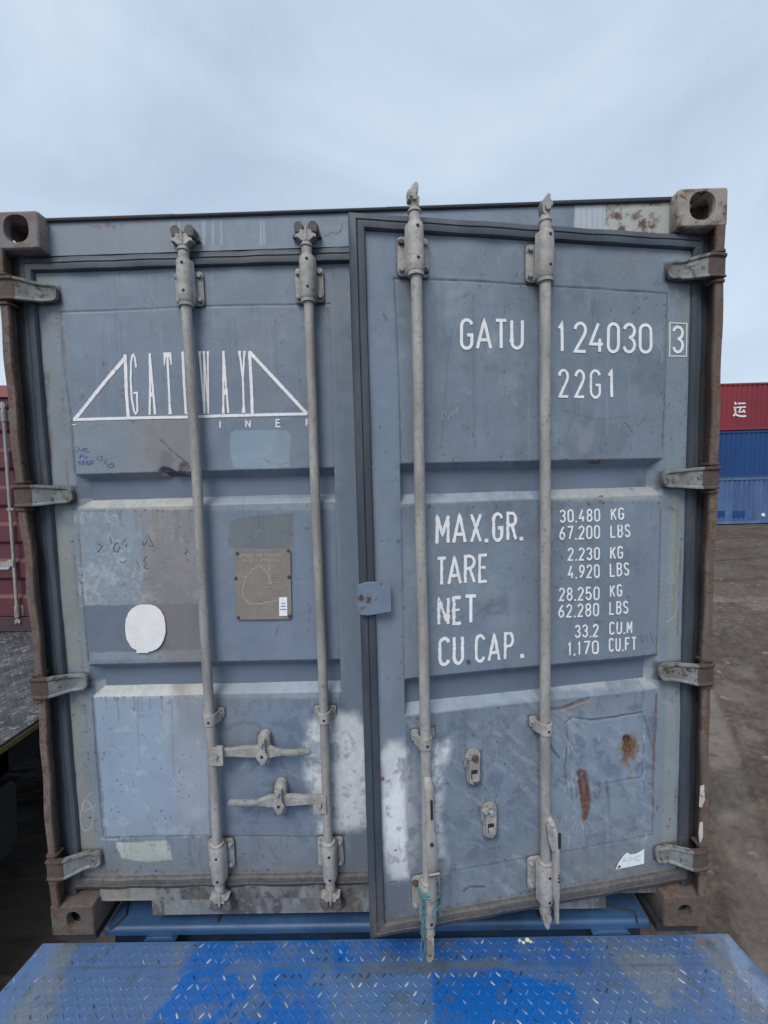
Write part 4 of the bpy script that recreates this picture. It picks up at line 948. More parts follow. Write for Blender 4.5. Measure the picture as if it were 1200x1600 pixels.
# handles of the closed door
def lever(door, ub, z, side, uh):
    """side: +1 lever runs right of the bar; uh = where the catch sits"""
    m = MB()
    hub = MB(); hub.prism_y(rrect(ub + side * .010 - .024 + (.014 if side > 0 else -.014), ub + side * .010 + .024 + (.014 if side > 0 else -.014), z - .034, z + .034, .006), -.010, -.003, 0)
    hub.prism_y(rrect(ub + side * .024 - .020, ub + side * .024 + .020, z - .030, z + .030, .006), .006, .012, 0)
    hub.box(min(ub, ub + side * .02), max(ub, ub + side * .02), -.006, .010, z - .030, z + .030)
    bolt(hub, ub + side * .024, z, -.010, .008, 1)
    hub.build('handle_hub', [M_HW, M_BOLT], door, bevel=.0015)
    L0 = ub + side * .030; prof = [(0, .013, .012), (.05, .015, .013), (.09, .019, .014), (.12, .020, .014), (.155, .020, .012), (.185, .020, .010), (.205, .013, .007), (.225, .010, .004)]
    rs = []
    for t, h, y in prof:
        w = side * t
        y += .010; rs.append([(L0 + w, y - .012, z - h), (L0 + w, y - .014, z + h), (L0 + w, y + .004, z + h), (L0 + w, y + .004, z - h)])
    m.rings(rs, 0)
    rs = []
    for t, r, dz in ((.222, .011, 0), (.235, .0125, .0), (.26, .0135, -.001), (.30, .0135, .001), (.325, .0125, .002), (.332, .008, .002)):
        rs.append([(L0 + side * t, .008 + r * .8 * math.cos(a), z + dz + r * math.sin(a)) for a in [2 * math.pi * i / 12 for i in range(12)]])
    m.rings(rs, 1)
    m.build('handle', [M_HW, M_HW2], door, bevel=.002)
    c = MB(); c.prism_y(rrect(uh - .021, uh + .021, z - .058, z + .066, .020, 6), .020, .0502, 0)
    c.prism_y(rrect(uh - .016, uh + .016, z - .052, z + .060, .015, 6), .015, .0202, 0)
    c.prism_y([(uh - .012, z + .050), (uh + .012, z + .050), (uh + .013, z + .014), (uh + .022, z - .004), (uh + .010, z - .030), (uh - .004, z - .036), (uh - .022, z - .004), (uh - .014, z + .014)], -.010, -.005, 0)
    c.box(uh - .010, uh + .010, -.005, .022, z + .034, z + .052)
    bolt(c, uh, z + .043, -.010, .008, 1); bolt(c, uh - .001, z - .044, .015, .008, 1)
    c.lathe([(.006, -.0008), (.006, .003)], (uh, -.010, z - .004), 'y', 10, 2)
    c.build('handle_catch', [M_HW, M_BOLT, M_HOLE], door, bevel=.0018)
uh1, zh1 = LD(411, 1170, .01); uh2, zh2 = LD(437, 1250, .01)
lever(door_l, ul1, LD(348, 1180, 0)[1], 1, uh1); lever(door_l, ul2, LD(495, 1255, 0)[1], -1, uh2)

# handles of the open door hang along their bars
def hung(door, ub, ztop, zbot, lean, twist):
    m = MB(); H = ztop - zbot
    # (t, du, y, half width, half depth)
    prof = [(0, .0, -.006, .010, .006), (.03, .001, -.018, .014, .011), (.08, .002, -.024, .016, .013), (.22, .004, -.027, .017, .013), (.34, .004, -.030, .013, .010), (.46, .003, -.034, .019, .009), (.62, .003, -.035, .020, .009), (.72, .004, -.036, .019, .011), (.78, .003, -.030, .0145, .012), (.94, .003, -.028, .0145, .012), (1.0, .003, -.028, .013, .010)]
    rs = []
    for t, du, y, w, d in prof:
        u = ub + du + lean * t; z = ztop - H * t; tw = twist * math.sin(math.pi * t)
        rs.append([(u + w * math.cos(a) * math.cos(tw) - d * math.sin(a) * math.sin(tw), y + YB - .004 + w * math.cos(a) * math.sin(tw) + d * math.sin(a) * math.cos(tw), z) for a in [2 * math.pi * i / 12 for i in range(12)]])
    m.rings(rs, 0)
    # fold and slot
    t = .74; z = ztop - H * t
    m.prism_x([(-.052, z + .010), (-.048, z + .014), (-.028, z - .012), (-.032, z - .016)], ub + lean * t - .014, ub + lean * t + .020, 0)
    zz = ztop - H * .20
    m.prism_y(rrect(ub + .002, ub + .010, zz - .045, zz + .022, .0038), -.0272 - .004, -.024, 1)
    bolt(m, ub + .001 + lean * .5, ztop - H * .50, -.030, .006, 1)
    return m.build('handle', [M_BAR, M_HOLE], door, bevel=.0012)
hung(door_r, ur3, RD(668, 1216, -.01)[1], .312, .004, .15)
# the second one stands off to the side
def hung2(door, ub):
    m = MB(); z1 = RD(855, 1278, -.01)[1]; rs = []
    for t, u, y, w, d in ((0, .002, -.004, .010, .008), (.05, .010, -.016, .013, .012), (.14, .022, -.022, .012, .016), (.26, .026, -.022, .011, .019), (.40, .026, -.022, .012, .019), (.6, .027, -.020, .014, .016), (.74, .028, -.020, .013, .016), (.80, .031, -.018, .008, .014), (1, .033, -.016, .0065, .013)):
        z = z1 - (z1 - .135) * t
        rs.append([(ub + u + w * math.cos(a), YB + y + d * math.sin(a), z) for a in [2 * math.pi * i / 12 for i in range(12)]])
    m.rings(rs, 0)
    zz = z1 - .062; m.prism_y(rrect(ub + .024, ub + .034, zz - .040, zz + .018, .005), -.0285, -.0255, 1)
    for k in (.0, .011, .024): m.lathe([(.004, -.001), (.004, .004)], (ub + .029, -.0232, z1 - .20 - k), 'y', 8, 1)
    hubm = MB(); hubm.prism_y([(ub - .012, z1 - .02), (ub + .02, z1 - .03), (ub + .03, z1 - .10), (ub + .010, z1 - .12), (ub - .004, z1 - .08)], -.018, -.006, 0)
    hubm.build('handle_hub', M_HW, door, bevel=.002)
    return m.build('handle', [M_BAR, M_HOLE], door, bevel=.0012)
hung2(door_r, ur4)
# small catches on the open door
for x, y, k in ((742, 1202, 1), (768, 1286, 0)):
    u, z = RD(x, y, .03); m = MB()
    m.prism_y(rrect(u - .024, u + .024, z - .062, z + .062, .022, 6), .042, .0502, 0); m.prism_y(rrect(u - .018, u + .018, z - .056, z + .056, .017, 6), .033, .0422, 0)
    bolt(m, u + .002, z + .036, .033, .0105, 1 + k)
    m.prism_y(rrect(u - .012, u + .010, z - .036, z - .004, .002), .0322, .0331, 3)
    m.prism_y(rrect(u - .010, u + .012, z - .040, z - .018, .003), .024, .0325, 0); bolt(m, u, z - .046, .033, .005, 1 + k)
    m.tube([(u - .018, .036, z + .048), (u - .030, .030, z + .046), (u - .036, .028, z + .030), (u - .033, .032, z + .014)], .0055, 8, 0)
    m.lathe([(.012, 0), (.012, .008)], (u - .020, .028, z + .046), 'y', 12, 0)
    m.build('handle_catch', [M_HW, M_BOLT, M_RBOLT, M_HOLE], door_r, bevel=.0015)
# lapping plate on the meeting edge
m = MB(); q = [RD(*p, .03) for p in ((558, 914), (572, 909), (606, 908), (610, 912), (611, 955), (575, 961), (563, 960), (557, 940))]
m.prism_y(q, .024, .0305); m.build('lap_plate', weathered('lap_plate_paint', (.17, .215, .29), (.14, .18, .25), rust=.22, scale=18), door_r, bevel=.0015)

# ---------------- data plate and stickers on the left door
m = MB(); q = [LD(*p) for p in ((366, 866), (372, 860), (448, 857), (454, 860), (456, 963), (452, 967), (372, 968), (369, 964))]
m.prism_y(q, .0462, .0496, 0)
for p in ((371, 864), (451, 860), (369, 903), (452, 901), (373, 964), (453, 962)):
    u, z = LD(*p); m.lathe([(.001, -.004), (.0055, -.0032), (.0065, 0)], (u, .0462, z), 'y', 10, 1)
dp = m.build('data_plate', [weathered('tarnished_plate', (.235, .215, .195), (.19, .17, .15), rust=.18, scale=30, rough=.6, grime=.35, rustc=((.13, .11, .09), (.20, .17, .14))), M_RBOLT], door_l, bevel=.0008)
ik = Ink(.0462, .0003)
ik.line_px(LD, spread('APPROVED', 375, 398) + spread('FOR', 401, 410) + spread('TRANSPORT', 413, 442), 865.5, 871, 864.5, 870, .0014)
ik.line_px(LD, spread('SAFETY', 380, 403) + spread('APPROVAL', 406, 439), 873, 878.5, 872, 877.5, .0014)
for r in range(9):
    y = 884 + r * 8.6
    x = 374
    while x < 446:
        w = random.uniform(4, 13)
        if random.random() < .6 and not (435 < x + w and y > 928): ik.stroke([LD(x, y), LD(min(x + w, 448), y - .4)], .0010)
        x += w + random.uniform(2, 7)
C_ = [(421, 873), (421, 890), (423, 906), (425, 911), (421, 911), (420, 900), (414, 889), (405, 884), (395, 889), (384, 903), (379, 921), (382, 935), (391, 943), (406, 943), (422, 940), (434, 937)]
ik.stroke([LD(*p) for p in C_], .0022, .0003, .2)
ik.mb.build('plate_writing', flat_mat('scratched_plate_marks', (.40, .37, .33), .6), door_l)
m = MB(); m.prism_y([LD(*p) for p in ((436.5, 933), (449, 932.5), (449.5, 961.5), (437, 962))], .0448, .0460, 0)
st = m.build('sticker', flat_mat('fresh_white_sticker', (.78, .80, .84), .4, var=.03), door_l)
ik = Ink(.0448, .0002)
for y, a, b in ((942, 440.5, 446), (946.5, 439.5, 447), (951.5, 438.5, 448)):
    x = a
    while x < b: ik.stroke([LD(x, y), LD(min(b, x + 1.6), y)], .0030); x += 2.1
ik.mb.build('sticker_print', M_DBOLT, door_l)
# round white blank sticker
q = []
for i in range(40):
    a = 2 * math.pi * i / 40; ex = math.copysign(abs(math.cos(a)) ** .82, math.cos(a)); ey = math.copysign(abs(math.sin(a)) ** .88, math.sin(a))
    x, y = 227.5 + 31.5 * ex + random.uniform(-.5, .5), 981 - 37 * ey + random.uniform(-.5, .5)
    q.append(LD(x, y))
m = MB(); m.prism_y(q, .0482, .0497); m.prism_y([LD(*p) for p in ((213, 1012), (233, 1013), (232, 1020), (214, 1020))], .0484, .0496)
m.build('oval_sticker', weathered('scuffed_white_sticker', (.76, .755, .75), (.70, .69, .69), rust=.04, scale=38, rough=.55, grime=.22, bstr=.3, rustc=((.45, .40, .36), (.55, .50, .46))), door_l)

# white triangle logo with the tall letters
ik = Ink(.0499, .0010)
A_ = lambda x, y: LD(100 + x / 6, 530 + y / 6); B_ = lambda x, y: LD(290 + x / 5.217, 530 + y / 5.217)
def S(f, pts, w=.0072, **k): ik.stroke([f(*p) for p in pts], w * 1.12, .0003, .10, **k)
ik.area([A_(*p) for p in ((76, 766), (575, 135), (572, 190), (545, 195), (128, 742), (135, 762))]) if False else None
S(A_, [(82, 760), (572, 160)], .0105); S(A_, [(563, 140), (578, 480), (597, 735)], .0098)
ik.stroke([A_(78, 752), A_(600, 738), A_(1150, 728), B_(300, 624), B_(990, 608)], .0098, .0002, .08)
S(A_, [(668, 262), (658, 175), (645, 142), (632, 150), (620, 220), (618, 380), (632, 560), (652, 672), (668, 700), (684, 672), (680, 500), (645, 504)], .0058)
S(A_, [(798, 130), (803, 400), (800, 708)], .0062); S(A_, [(800, 140), (825, 430), (852, 705)], .0062); ik.area([A_(*p) for p in ((794, 490), (838, 490), (840, 538), (795, 540))])
ik.area([A_(*p) for p in ((928, 122), (1002, 122), (1010, 240), (1000, 240), (985, 168), (950, 168), (942, 244), (934, 244))]); S(A_, [(968, 160), (985, 600), (990, 700)], .0066)
ik.area([A_(*p) for p in ((980, 650), (1000, 650), (1006, 702), (974, 702))])
S(A_, [(1112, 120), (1128, 500), (1138, 698)], .0078); S(A_, [(1112, 124), (1160, 122)], .006); S(A_, [(1130, 470), (1172, 468)], .006); S(A_, [(1138, 692), (1190, 690)], .008)
S(B_, [(114, 98), (150, 606)], .0056); S(B_, [(150, 98), (152, 606)], .0056); S(B_, [(151, 98), (182, 606)], .0050); S(B_, [(182, 98), (184, 606)], .0056)
for x0, x1 in ((100, 128), (137, 162), (171, 193)): ik.area([B_(*p) for p in ((x0, 98), (x1, 98), ((x0 + x1) / 2 + 5, 155), ((x0 + x1) / 2 - 5, 155))])
S(B_, [(307, 95), (307, 604)], .0062); S(B_, [(308, 95), (330, 400), (348, 602)], .0062); ik.area([B_(*p) for p in ((302, 408), (342, 408), (344, 452), (302, 452))]); ik.area([B_(*p) for p in ((298, 560), (316, 560), (318, 606), (296, 606))])
S(B_, [(440, 98), (466, 325)], .0058); S(B_, [(480, 98), (467, 325)], .0056); S(B_, [(466, 315), (473, 600)], .0060)
for x0, x1, y in ((427, 453, 96), (470, 492, 96)): ik.area([B_(*p) for p in ((x0, y), (x1, y), ((x0 + x1) / 2 + 5, y + 50), ((x0 + x1) / 2 - 5, y + 50))])
ik.area([B_(*p) for p in ((463, 555), (483, 555), (488, 600), (458, 600))])
S(B_, [(522, 100), (534, 350), (543, 612)], .0092); S(B_, [(518, 100), (992, 612)], .0102)
for x0, x1, y0, y1, ch in ((275, 286, 662, 727, 'I'), (485, 531, 655, 722, 'N'), (733, 778, 650, 718, 'E'), (978, 1020, 650, 712, 'R')):
    ik.glyph(ch, (B_(x0, y1), B_(x1, y1), B_(x1, y0), B_(x0, y0)), .0046)
ik.area([A_(*p) for p in ((62, 804), (66, 796), (100, 795), (110, 800), (108, 804))])
conform(ik.mb, lv).build('logo_lettering', M_LOGO, door_l)

# ---------------- numbers on the right door
def ink_obj(name, mat, fn, y=.0497, th=.0010, door=door_r, flat=False):
    i = Ink(y, th); fn(i); return (i.mb if flat else conform(i.mb, rv)).build(name, mat, door)
class Lines:
    """each written line becomes a piece of its own"""
    def __init__(s, name, mat, y=.0497, th=.0010): s.a = (name, mat, y, th)
    def line_px(s, *a, **k): ink_obj(s.a[0], s.a[1], lambda i: i.line_px(*a, **k), s.a[2], s.a[3])
    def glyph(s, *a, **k): ink_obj(s.a[0], s.a[1], lambda i: i.glyph(*a, **k), s.a[2], s.a[3])
    def stroke(s, *a, **k): pass
def f1(i):
    i.line_px(RD, [('G', 719, 740), ('A', 744, 769.5), ('T', 773, 794), ('U', 798, 819)], 497, 546.5, 498, 546, .0098)
    i.line_px(RD, [('1', 872, 885), ('2', 897, 918), ('4', 921.5, 945), ('0', 949, 969), ('3', 974, 994.5), ('0', 999, 1020)], 501, 550.5, 505, 552.5, .0098)
    i.line_px(RD, [('3', 1051, 1069)], 508, 552, 508.5, 552.5, .0092)
    i.line_px(RD, [('2', 873, 890)], 575.5, 621, 576, 621.5, .0084, .0004, .15); i.line_px(RD, [('2', 898.5, 915)], 576.5, 621.5, 577, 622, .0084, .0004, .15)
    i.line_px(RD, [('G', 922.5, 940.5)], 576, 622.5, 577, 623, .0084, .0004, .15); i.line_px(RD, [('1', 951, 963)], 576, 622, 576, 622, .0090, .0004, .15)
f1(Lines('number_lettering', M_WHITE))
def fb(i):
    b = [np.array(RD(*p)) for p in ((1047.5, 504), (1073.5, 505.5), (1073, 556.5), (1047, 556))]
    i.stroke(b + [b[0]], .0030)
ink_obj('digit_box', M_WHITE, fb)
def f2(i):
    J = (.0007, .20)
    i.line_px(RD, [('M', 681, 703), ('A', 707, 730), ('X', 735, 753.5), ('.', 758, 763.5)], 804, 852, 801, 847.5, .0098, *J)
    i.line_px(RD, [('G', 770, 787), ('R', 792, 809), ('.', 812.5, 818)], 801, 847, 799, 844.5, .0096, *J)
    i.line_px(RD, [('T', 682, 699), ('A', 699.5, 722), ('R', 725.5, 744), ('E', 748, 763.5)], 871, 916.5, 865, 910.5, .0094, *J)
    i.line_px(RD, [('N', 684, 703), ('E', 707.5, 723)], 934, 979, 932, 976, .0096, .0012, .32)
    i.line_px(RD, [('C', 685.5, 704), ('U', 708, 725.5)], 997, 1042, 993, 1038.5, .0100, *J)
    i.line_px(RD, [('C', 742.5, 759), ('A', 762.5, 783), ('P', 788, 804.5)], 992, 1037, 987.5, 1031.5, .0094, *J)
    i.glyph('.', [RD(*p) for p in ((814, 1029), (820, 1028.5), (819.5, 1022.5), (814, 1023))], .001)
f2(Lines('weight_heading_lettering', M_HEAD))
ink_obj('replacement_letter', M_WHITEN, lambda i: i.line_px(RD, [('T', 725.6, 746.5)], 929.5, 975.5, 929, 975, .0105), .0496, .0012)
m = MB(); m.prism_y([RD(*p) for p in ((729.5, 1037), (735, 1036), (734.5, 1031), (729.5, 1031.5))], .0490, .0498); m.build('dark_dot', M_DBOLT, door_r)
def f3(i):
    w = .0052; J = (.0003, .10)
    for a, x0, x1, t0, b0, t1, b1 in (('30.480', 875, 938, 796.5, 817, 794.5, 815), ('67.200', 874, 937.5, 822.5, 844, 820.5, 842), ('2.230', 887, 937, 856, 876.5, 855, 875), ('4.920', 887.5, 936.7, 883, 904.5, 881.5, 903), ('28.250', 873.5, 936.5, 918.5, 939.5, 916.5, 938), ('62.280', 873, 936.2, 945, 966, 942, 963), ('33.2', 899, 935.5, 977, 997.5, 975, 995.5), ('1.170', 888, 936, 1003.5, 1025.5, 1001, 1022)):
        i.line_px(RD, spread(a, x0, x1, .30, .26), t0, b0, t1, b1, w, *J)
    for a, x0, x1, t0, b0, t1, b1 in (('KG', 955, 975.5, 794, 813.5, 793, 812), ('LBS', 954, 985, 820.5, 840.5, 819, 839.5), ('KG', 953.5, 973.5, 854, 874, 853, 873), ('LBS', 952.5, 983, 880, 901.5, 878.5, 899.5), ('KG', 952.5, 972, 914, 933.5, 912.5, 932), ('LBS', 952, 982, 940, 961, 938.5, 959), ('CU.M', 952.5, 988.5, 972, 992.5, 970, 990), ('CU.FT', 952, 995.5, 997.5, 1019, 995.5, 1016.5)):
        i.line_px(RD, spread(a, x0, x1, .30, .26), t0, b0, t1, b1, w, *J)
f3(Lines('weight_value_lettering', M_WHITE))
# torn sticker
m = MB(); m.prism_y([RD(*p) for p in ((962, 1358), (966, 1348), (975, 1336), (980, 1332), (985, 1335), (993, 1334), (1001, 1330), (1006, 1326.5), (1006, 1349), (985, 1353.5))], .0486, .0497)
m.build('torn_sticker', flat_mat('torn_white_sticker', (.70, .76, .76), .4, var=.05), door_r)
def f4(i):
    for ch, a, b in (('A', 971, 979), ('I', 980, 983), ('M', 984, 992), ('C', 994, 1001)): i.line_px(RD, [(ch, a, b)], 1339 - (a - 971) * .12, 1347.5 - (a - 971) * .14, 1339 - (b - 971) * .12, 1347.5 - (b - 971) * .14, .0022)
ink_obj('sticker_print', flat_mat('faded_teal_print', (.36, .50, .53), .5), f4, .0486, .0002, flat=True)
def f5(i):
    for p in ([(964, 1356), (967, 1351), (970, 1353), (967, 1356)],): i.area([RD(*q) for q in p])
ink_obj('sticker_tear', M_RBOLT, f5, .0486, .0002, flat=True)

# ---------------- marker and scratch scribbles
def scrib(name, mat, mapf, door, lines, w=.0018, y=.0498):
    i = Ink(y, .0002)
    for l in lines: i.stroke(smooth([np.array(mapf(*p)) for p in l]), w * random.uniform(.7, 1.2))
    return conform(i.mb, lv if door is door_l else rv).build(name, mat, door)
def scribs(name, mat, mapf, door, groups, w):
    for g_ in groups: scrib(name, mat, mapf, door, g_, w)
Q = lambda pts: [(100 + x / 6, 530 + y / 6) for x, y in pts]
scrib('marker_writing', flat_mat('blue_marker', (.06, .12, .30), .5), LD, door_l, [Q(l) for l in (
    [(95, 1020), (115, 1008), (135, 1030), (120, 1050), (98, 1050), (92, 1030)], [(130, 1015), (150, 1050), (175, 1030)], [(175, 1020), (170, 1052), (200, 1056), (232, 1050)], [(175, 1035), (205, 1030)], [(170, 1020), (215, 1024)],
    [(148, 1080), (140, 1115)], [(145, 1082), (165, 1078), (175, 1092), (150, 1100)], [(185, 1090), (180, 1115), (200, 1118), (212, 1092)],
    [(128, 1140), (130, 1175), (150, 1165), (135, 1155), (148, 1143), (128, 1140)], [(165, 1140), (160, 1180), (185, 1170), (170, 1158), (185, 1145), (165, 1140)], [(200, 1140), (195, 1180), (225, 1172), (205, 1160), (220, 1142), (200, 1140)], [(232, 1140), (230, 1185)], [(232, 1140), (265, 1135), (262, 1160), (235, 1165)],
    [(310, 1100), (300, 1130), (320, 1138)], [(330, 1098), (355, 1095), (340, 1115), (358, 1130), (330, 1140)], [(390, 1120), (362, 1180)], [(400, 1160), (392, 1200)], [(412, 1175), (450, 1160), (465, 1180), (440, 1205), (410, 1195), (412, 1175)])], .0024)
Q2 = lambda pts: [(x / 3, 650 + y / 3) for x, y in pts]
M_PEN = flat_mat('dark_pen', (.06, .07, .09), .6)
for l in (
    [(455, 598), (478, 612), (455, 640)], [(455, 637), (480, 608)], [(512, 565), (522, 600)], [(555, 595), (535, 600), (530, 635), (550, 640), (560, 612)], [(590, 575), (568, 600), (590, 612), (592, 590), (590, 618)], [(680, 560), (690, 590), (668, 612), (672, 590)], [(690, 560), (720, 610)], [(695, 605), (718, 612)],
    [(560, 680), (580, 690), (590, 675)], [(640, 680), (655, 712)], [(690, 655), (668, 680), (690, 690), (672, 712), (695, 715)], [(865, 620), (880, 632), (862, 650)]): scrib('scrawl', M_PEN, LD, door_l, [Q2(l)], .0026)
Q3 = lambda pts: [(x / 2.91, 1050 + y / 2.91) for x, y in pts]
M_SCR = flat_mat('pale_scratch', (.42, .46, .50), .6)
scrib('scratched_mark', M_SCR, LD, door_l, [Q3([(418, 548), (385, 575), (362, 640), (365, 700), (385, 728), (412, 710), (425, 660), (412, 600), (380, 580), (372, 640), (400, 625), (435, 610)])], .0018)
for l in [[(1044, 880), (1046, 890), (1056, 882), (1062, 875)], [(1042, 905), (1052, 900), (1056, 912), (1046, 914), (1045, 905)], [(1036, 933), (1046, 928), (1054, 934), (1048, 940), (1037, 937)], [(1058, 928), (1063, 950), (1052, 968), (1042, 972)],
    [(690, 648), (694, 640), (698, 650)], [(700, 655), (704, 642), (706, 652), (710, 640)], [(712, 645), (716, 636)], [(690, 655), (694, 651)]]: scrib('scratched_mark', M_SCR, RD, door_r, [l], .0014)
M_FP = flat_mat('faint_pen', (.12, .14, .17), .6)
for l in [[(970, 678), (976, 655), (990, 676)], [(972, 668), (986, 664)], [(992, 652), (998, 670), (1012, 645)], [(1003, 1004), (1003, 990), (1010, 996), (1006, 1004)], [(1012, 990), (1014, 1004)], [(1016, 990), (1022, 994), (1018, 998), (1024, 1002), (1018, 1006)]]: scrib('faint_scrawl', M_FP, RD, door_r, [l], .0018)

# ---------------- body behind the doors
def corr(y0, y1, z0, z1, x, sx, pitch=.278, dep=.036):
    """trapezoid corrugated side wall, in (y,z), facing sx"""
    m = MB(); pts = []; y = y0; k = 0
    while y < y1:
        for a, d in ((0, 0), (.25, 0), (.5, 1), (.75, 1)):
            yy = y + a * pitch
            if yy <= y1: pts.append((yy, d * dep))
        y += pitch
    pts.append((y1, 0))
    vs = []; n = len(pts)
    for z in (z0, z1):
        vs += [(x - sx * d, yy, z) for yy, d in pts]
    for z in (z0, z1): vs += [(x - sx * (d + .003), yy, z) for yy, d in pts]
    fs = []
    for i in range(n - 1):
        fs += [(i, i + 1, n + i + 1, n + i), (2 * n + i, 3 * n + i, 3 * n + i + 1, 2 * n + i + 1), (i, 2 * n + i, 2 * n + i + 1, i + 1), (n + i, n + i + 1, 3 * n + i + 1, 3 * n + i)]
    m.add(vs, fs); return m
for sx in (-1, 1):
    corr(.15, 5.92, .16, 2.52, sx * 1.205, sx).build('side_wall', M_WALL, container, angle=25)
    m = MB(); m.box(min(sx * 1.150, sx * 1.212), max(sx * 1.150, sx * 1.212), .178, 5.88, .02, .165); m.box(min(sx * 1.155, sx * 1.212), max(sx * 1.155, sx * 1.212), .178, 5.88, 2.515, 2.575)
    m.build('side_rail', M_WALL, container, bevel=.004)
m = MB(); m.box(-1.16, 1.16, .135, 5.9, 2.560, 2.572); m.build('roof', M_WALL, container)
m = MB(); m.box(-1.15, 1.15, .13, 5.9, .125, .155); m.build('floor_boards', M_WOOD, container)
m = MB(); m.box(-1.056, 1.056, 5.96, 6.0, .0, 2.58); m.box(-1.21, -1.056, 5.97, 6.0, .118, 2.48); m.box(1.056, 1.21, 5.97, 6.0, .118, 2.48); m.build('end_wall', M_WALL, container)

# ================================================================== frayed rope on the locking bar
def rope():
    m = MB(); n = 0
    def wp(u, y, z): return (HR[0] + u * math.cos(TH) - y * math.sin(TH), u * math.sin(TH) + y * math.cos(TH), z)
    u = ur3
    for s in range(6):
        pts = []; ph = random.uniform(0, 6); x0 = u - .028 + random.uniform(-.008, .010)
        z0, z1 = (.33, .10) if s < 3 else (.33, .18)
        for i in range(16):
            t = i / 15; z = z0 + (z1 - z0) * t
            pts.append(wp(x0 + .006 * math.sin(ph + t * 7) + (.012 * (1 - t * 1.5) if s % 2 else 0), YB - .020 + .006 * math.cos(ph + t * 5), z))
        m.tube(pts, random.uniform(.0012, .0024), 5)
    for k, zc in enumerate((.330, .312)):   # turns round sleeve and handle
        pts = [wp(u + .032 * math.cos(a), YB - .004 + .036 * math.sin(a), zc + .012 * math.sin(a * 1.5 + k)) for a in [math.pi * 2 * i / 18 for i in range(19)]]
        m.tube(pts, .0030, 6)
    for s in range(7):
        a = random.uniform(math.pi, 2 * math.pi); p = (u + .03 * math.cos(a), YB - .01 + .04 * math.sin(a), .32)
        pts = [wp(p[0] + .010 * math.sin(i * .7 + s), p[1] - .001 * i, p[2] - .010 * i) for i in range(7)]
        m.tube(pts, .0013, 5)
    o = m.build('rope', flat_mat('faded_teal_rope', (.07, .19, .225), .9, var=.35, scale=160), None)
    tag(o, 'frayed teal rope wound round the foot of the open door\'s outer locking bar', 'rope')
rope()

# ================================================================== blue trailer under the container
M_TRB = weathered('dirty_blue_chassis_paint', (.038, .10, .22), (.018, .048, .110), rust=.16, scale=7, rough=.5, grime=.6, rustc=((.06, .05, .045), (.12, .10, .085)))
M_TRB2 = weathered('deep_blue_lip_paint', (.035, .10, .26), (.03, .07, .17), rust=.05, scale=9, rough=.4, grime=.4)
M_BLK = flat_mat('black_steel', (.02, .022, .026), .6)
M_TYRE = flat_mat('tyre_rubber', (.03, .03, .032), .85)
trailer = empty('flatbed_trailer', (0, 0, 0))
tag(trailer, 'blue trailer bed under the weathered blue-grey container', 'trailer')
m = MB()
prof = [(.095, -.20), (.095, -.062), (.056, -.0600), (.042, -.050)] + [(.056 - .014 * math.cos(math.radians(a)), -.0345 + .0142 * math.sin(math.radians(a))) for a in range(0, 91, 15)] + [(.10, -.0205), (.30, -.020), (6.2, -.020), (6.2, -.20)]
m.prism_x(prof, -1.05, 1.03); m.build('deck', M_TRB, trailer, angle=50)
for x, y0 in ((355, 1404), (836, 1410)):
    a = WZ(x, y0, -.02); m = MB(); m.prism_x([(.060, -.0218), (.060, -.0188), (1.5, -.0155), (1.5, -.021)], a[0] - .006, a[0] + .006); m.build('weld_strip', M_BLK, trailer)
m = MB()
m.tube([WZ(200, 1410, -.019) + (-.017,), WZ(197, 1430, -.019) + (-.017,), WZ(180, 1448, -.02) + (-.018,), WZ(170, 1452, -.02) + (-.018,)], .0045, 6)
m.build('weld_bead', M_BLK, trailer); m = MB()
m.tube([WZ(940, 1412, -.019) + (-.017,), WZ(965, 1422, -.019) + (-.017,), WZ(992, 1426, -.02) + (-.018,), WZ(996, 1442, -.02) + (-.019,)], .0035, 6)
m.build('weld_bead', M_BLK, trailer)
for a, b in ((225, 275), (925, 985)):
    m = MB(); xa, xb = WY(a, 1462, .03)[0], WY(b, 1462, .03)[0]; m.prism_y([(xa, -.056), (xb, -.056), (xb - .015, -.040), (xa + .02, -.040)], .024, .060); m.build('stop_lug', M_TRB, trailer, bevel=.002)
for a, b in ((-1.20, -1.06), (1.04, 1.19)): m = MB(); m.box(a, b, .012, .17, -.03, -.001); m.build('bolster_pad', M_BLK, trailer)
m = MB()
for x in (-.45, .45): m.box(x - .06, x + .06, .1, 6.1, -.52, -.201)
for y in (.6, 2.2, 3.8, 5.4): m.box(-1.0, 1.0, y, y + .1, -.30, -.2005)
m.build('chassis_beam', M_TRB2, trailer)
def wheel(parent, x, y, z, r, w):
    t = MB(); t.lathe([(r * .55, -w / 2), (r * .93, -w / 2), (r, -w / 2 + .04), (r, w / 2 - .04), (r * .93, w / 2), (r * .55, w / 2)], (x, y, z), 'x', 40); o = t.build('wheel', M_TYRE, parent, bevel=.004)
    t = MB(); t.lathe([(r * .56, -w / 2 + .02), (r * .56, w / 2 - .02)], (x, y, z), 'x', 30); t.lathe([(r * .2, -w / 2 - .03), (r * .22, w / 2 + .03)], (x, y, z), 'x', 16)
    t.build('rim', flat_mat('wheel_rim', (.3, .3, .31), .5), o)
for x in (-.86, .86):
    for y in (4.0, 5.3): wheel(trailer, x, y, -1.17 + .46, .46, .26)

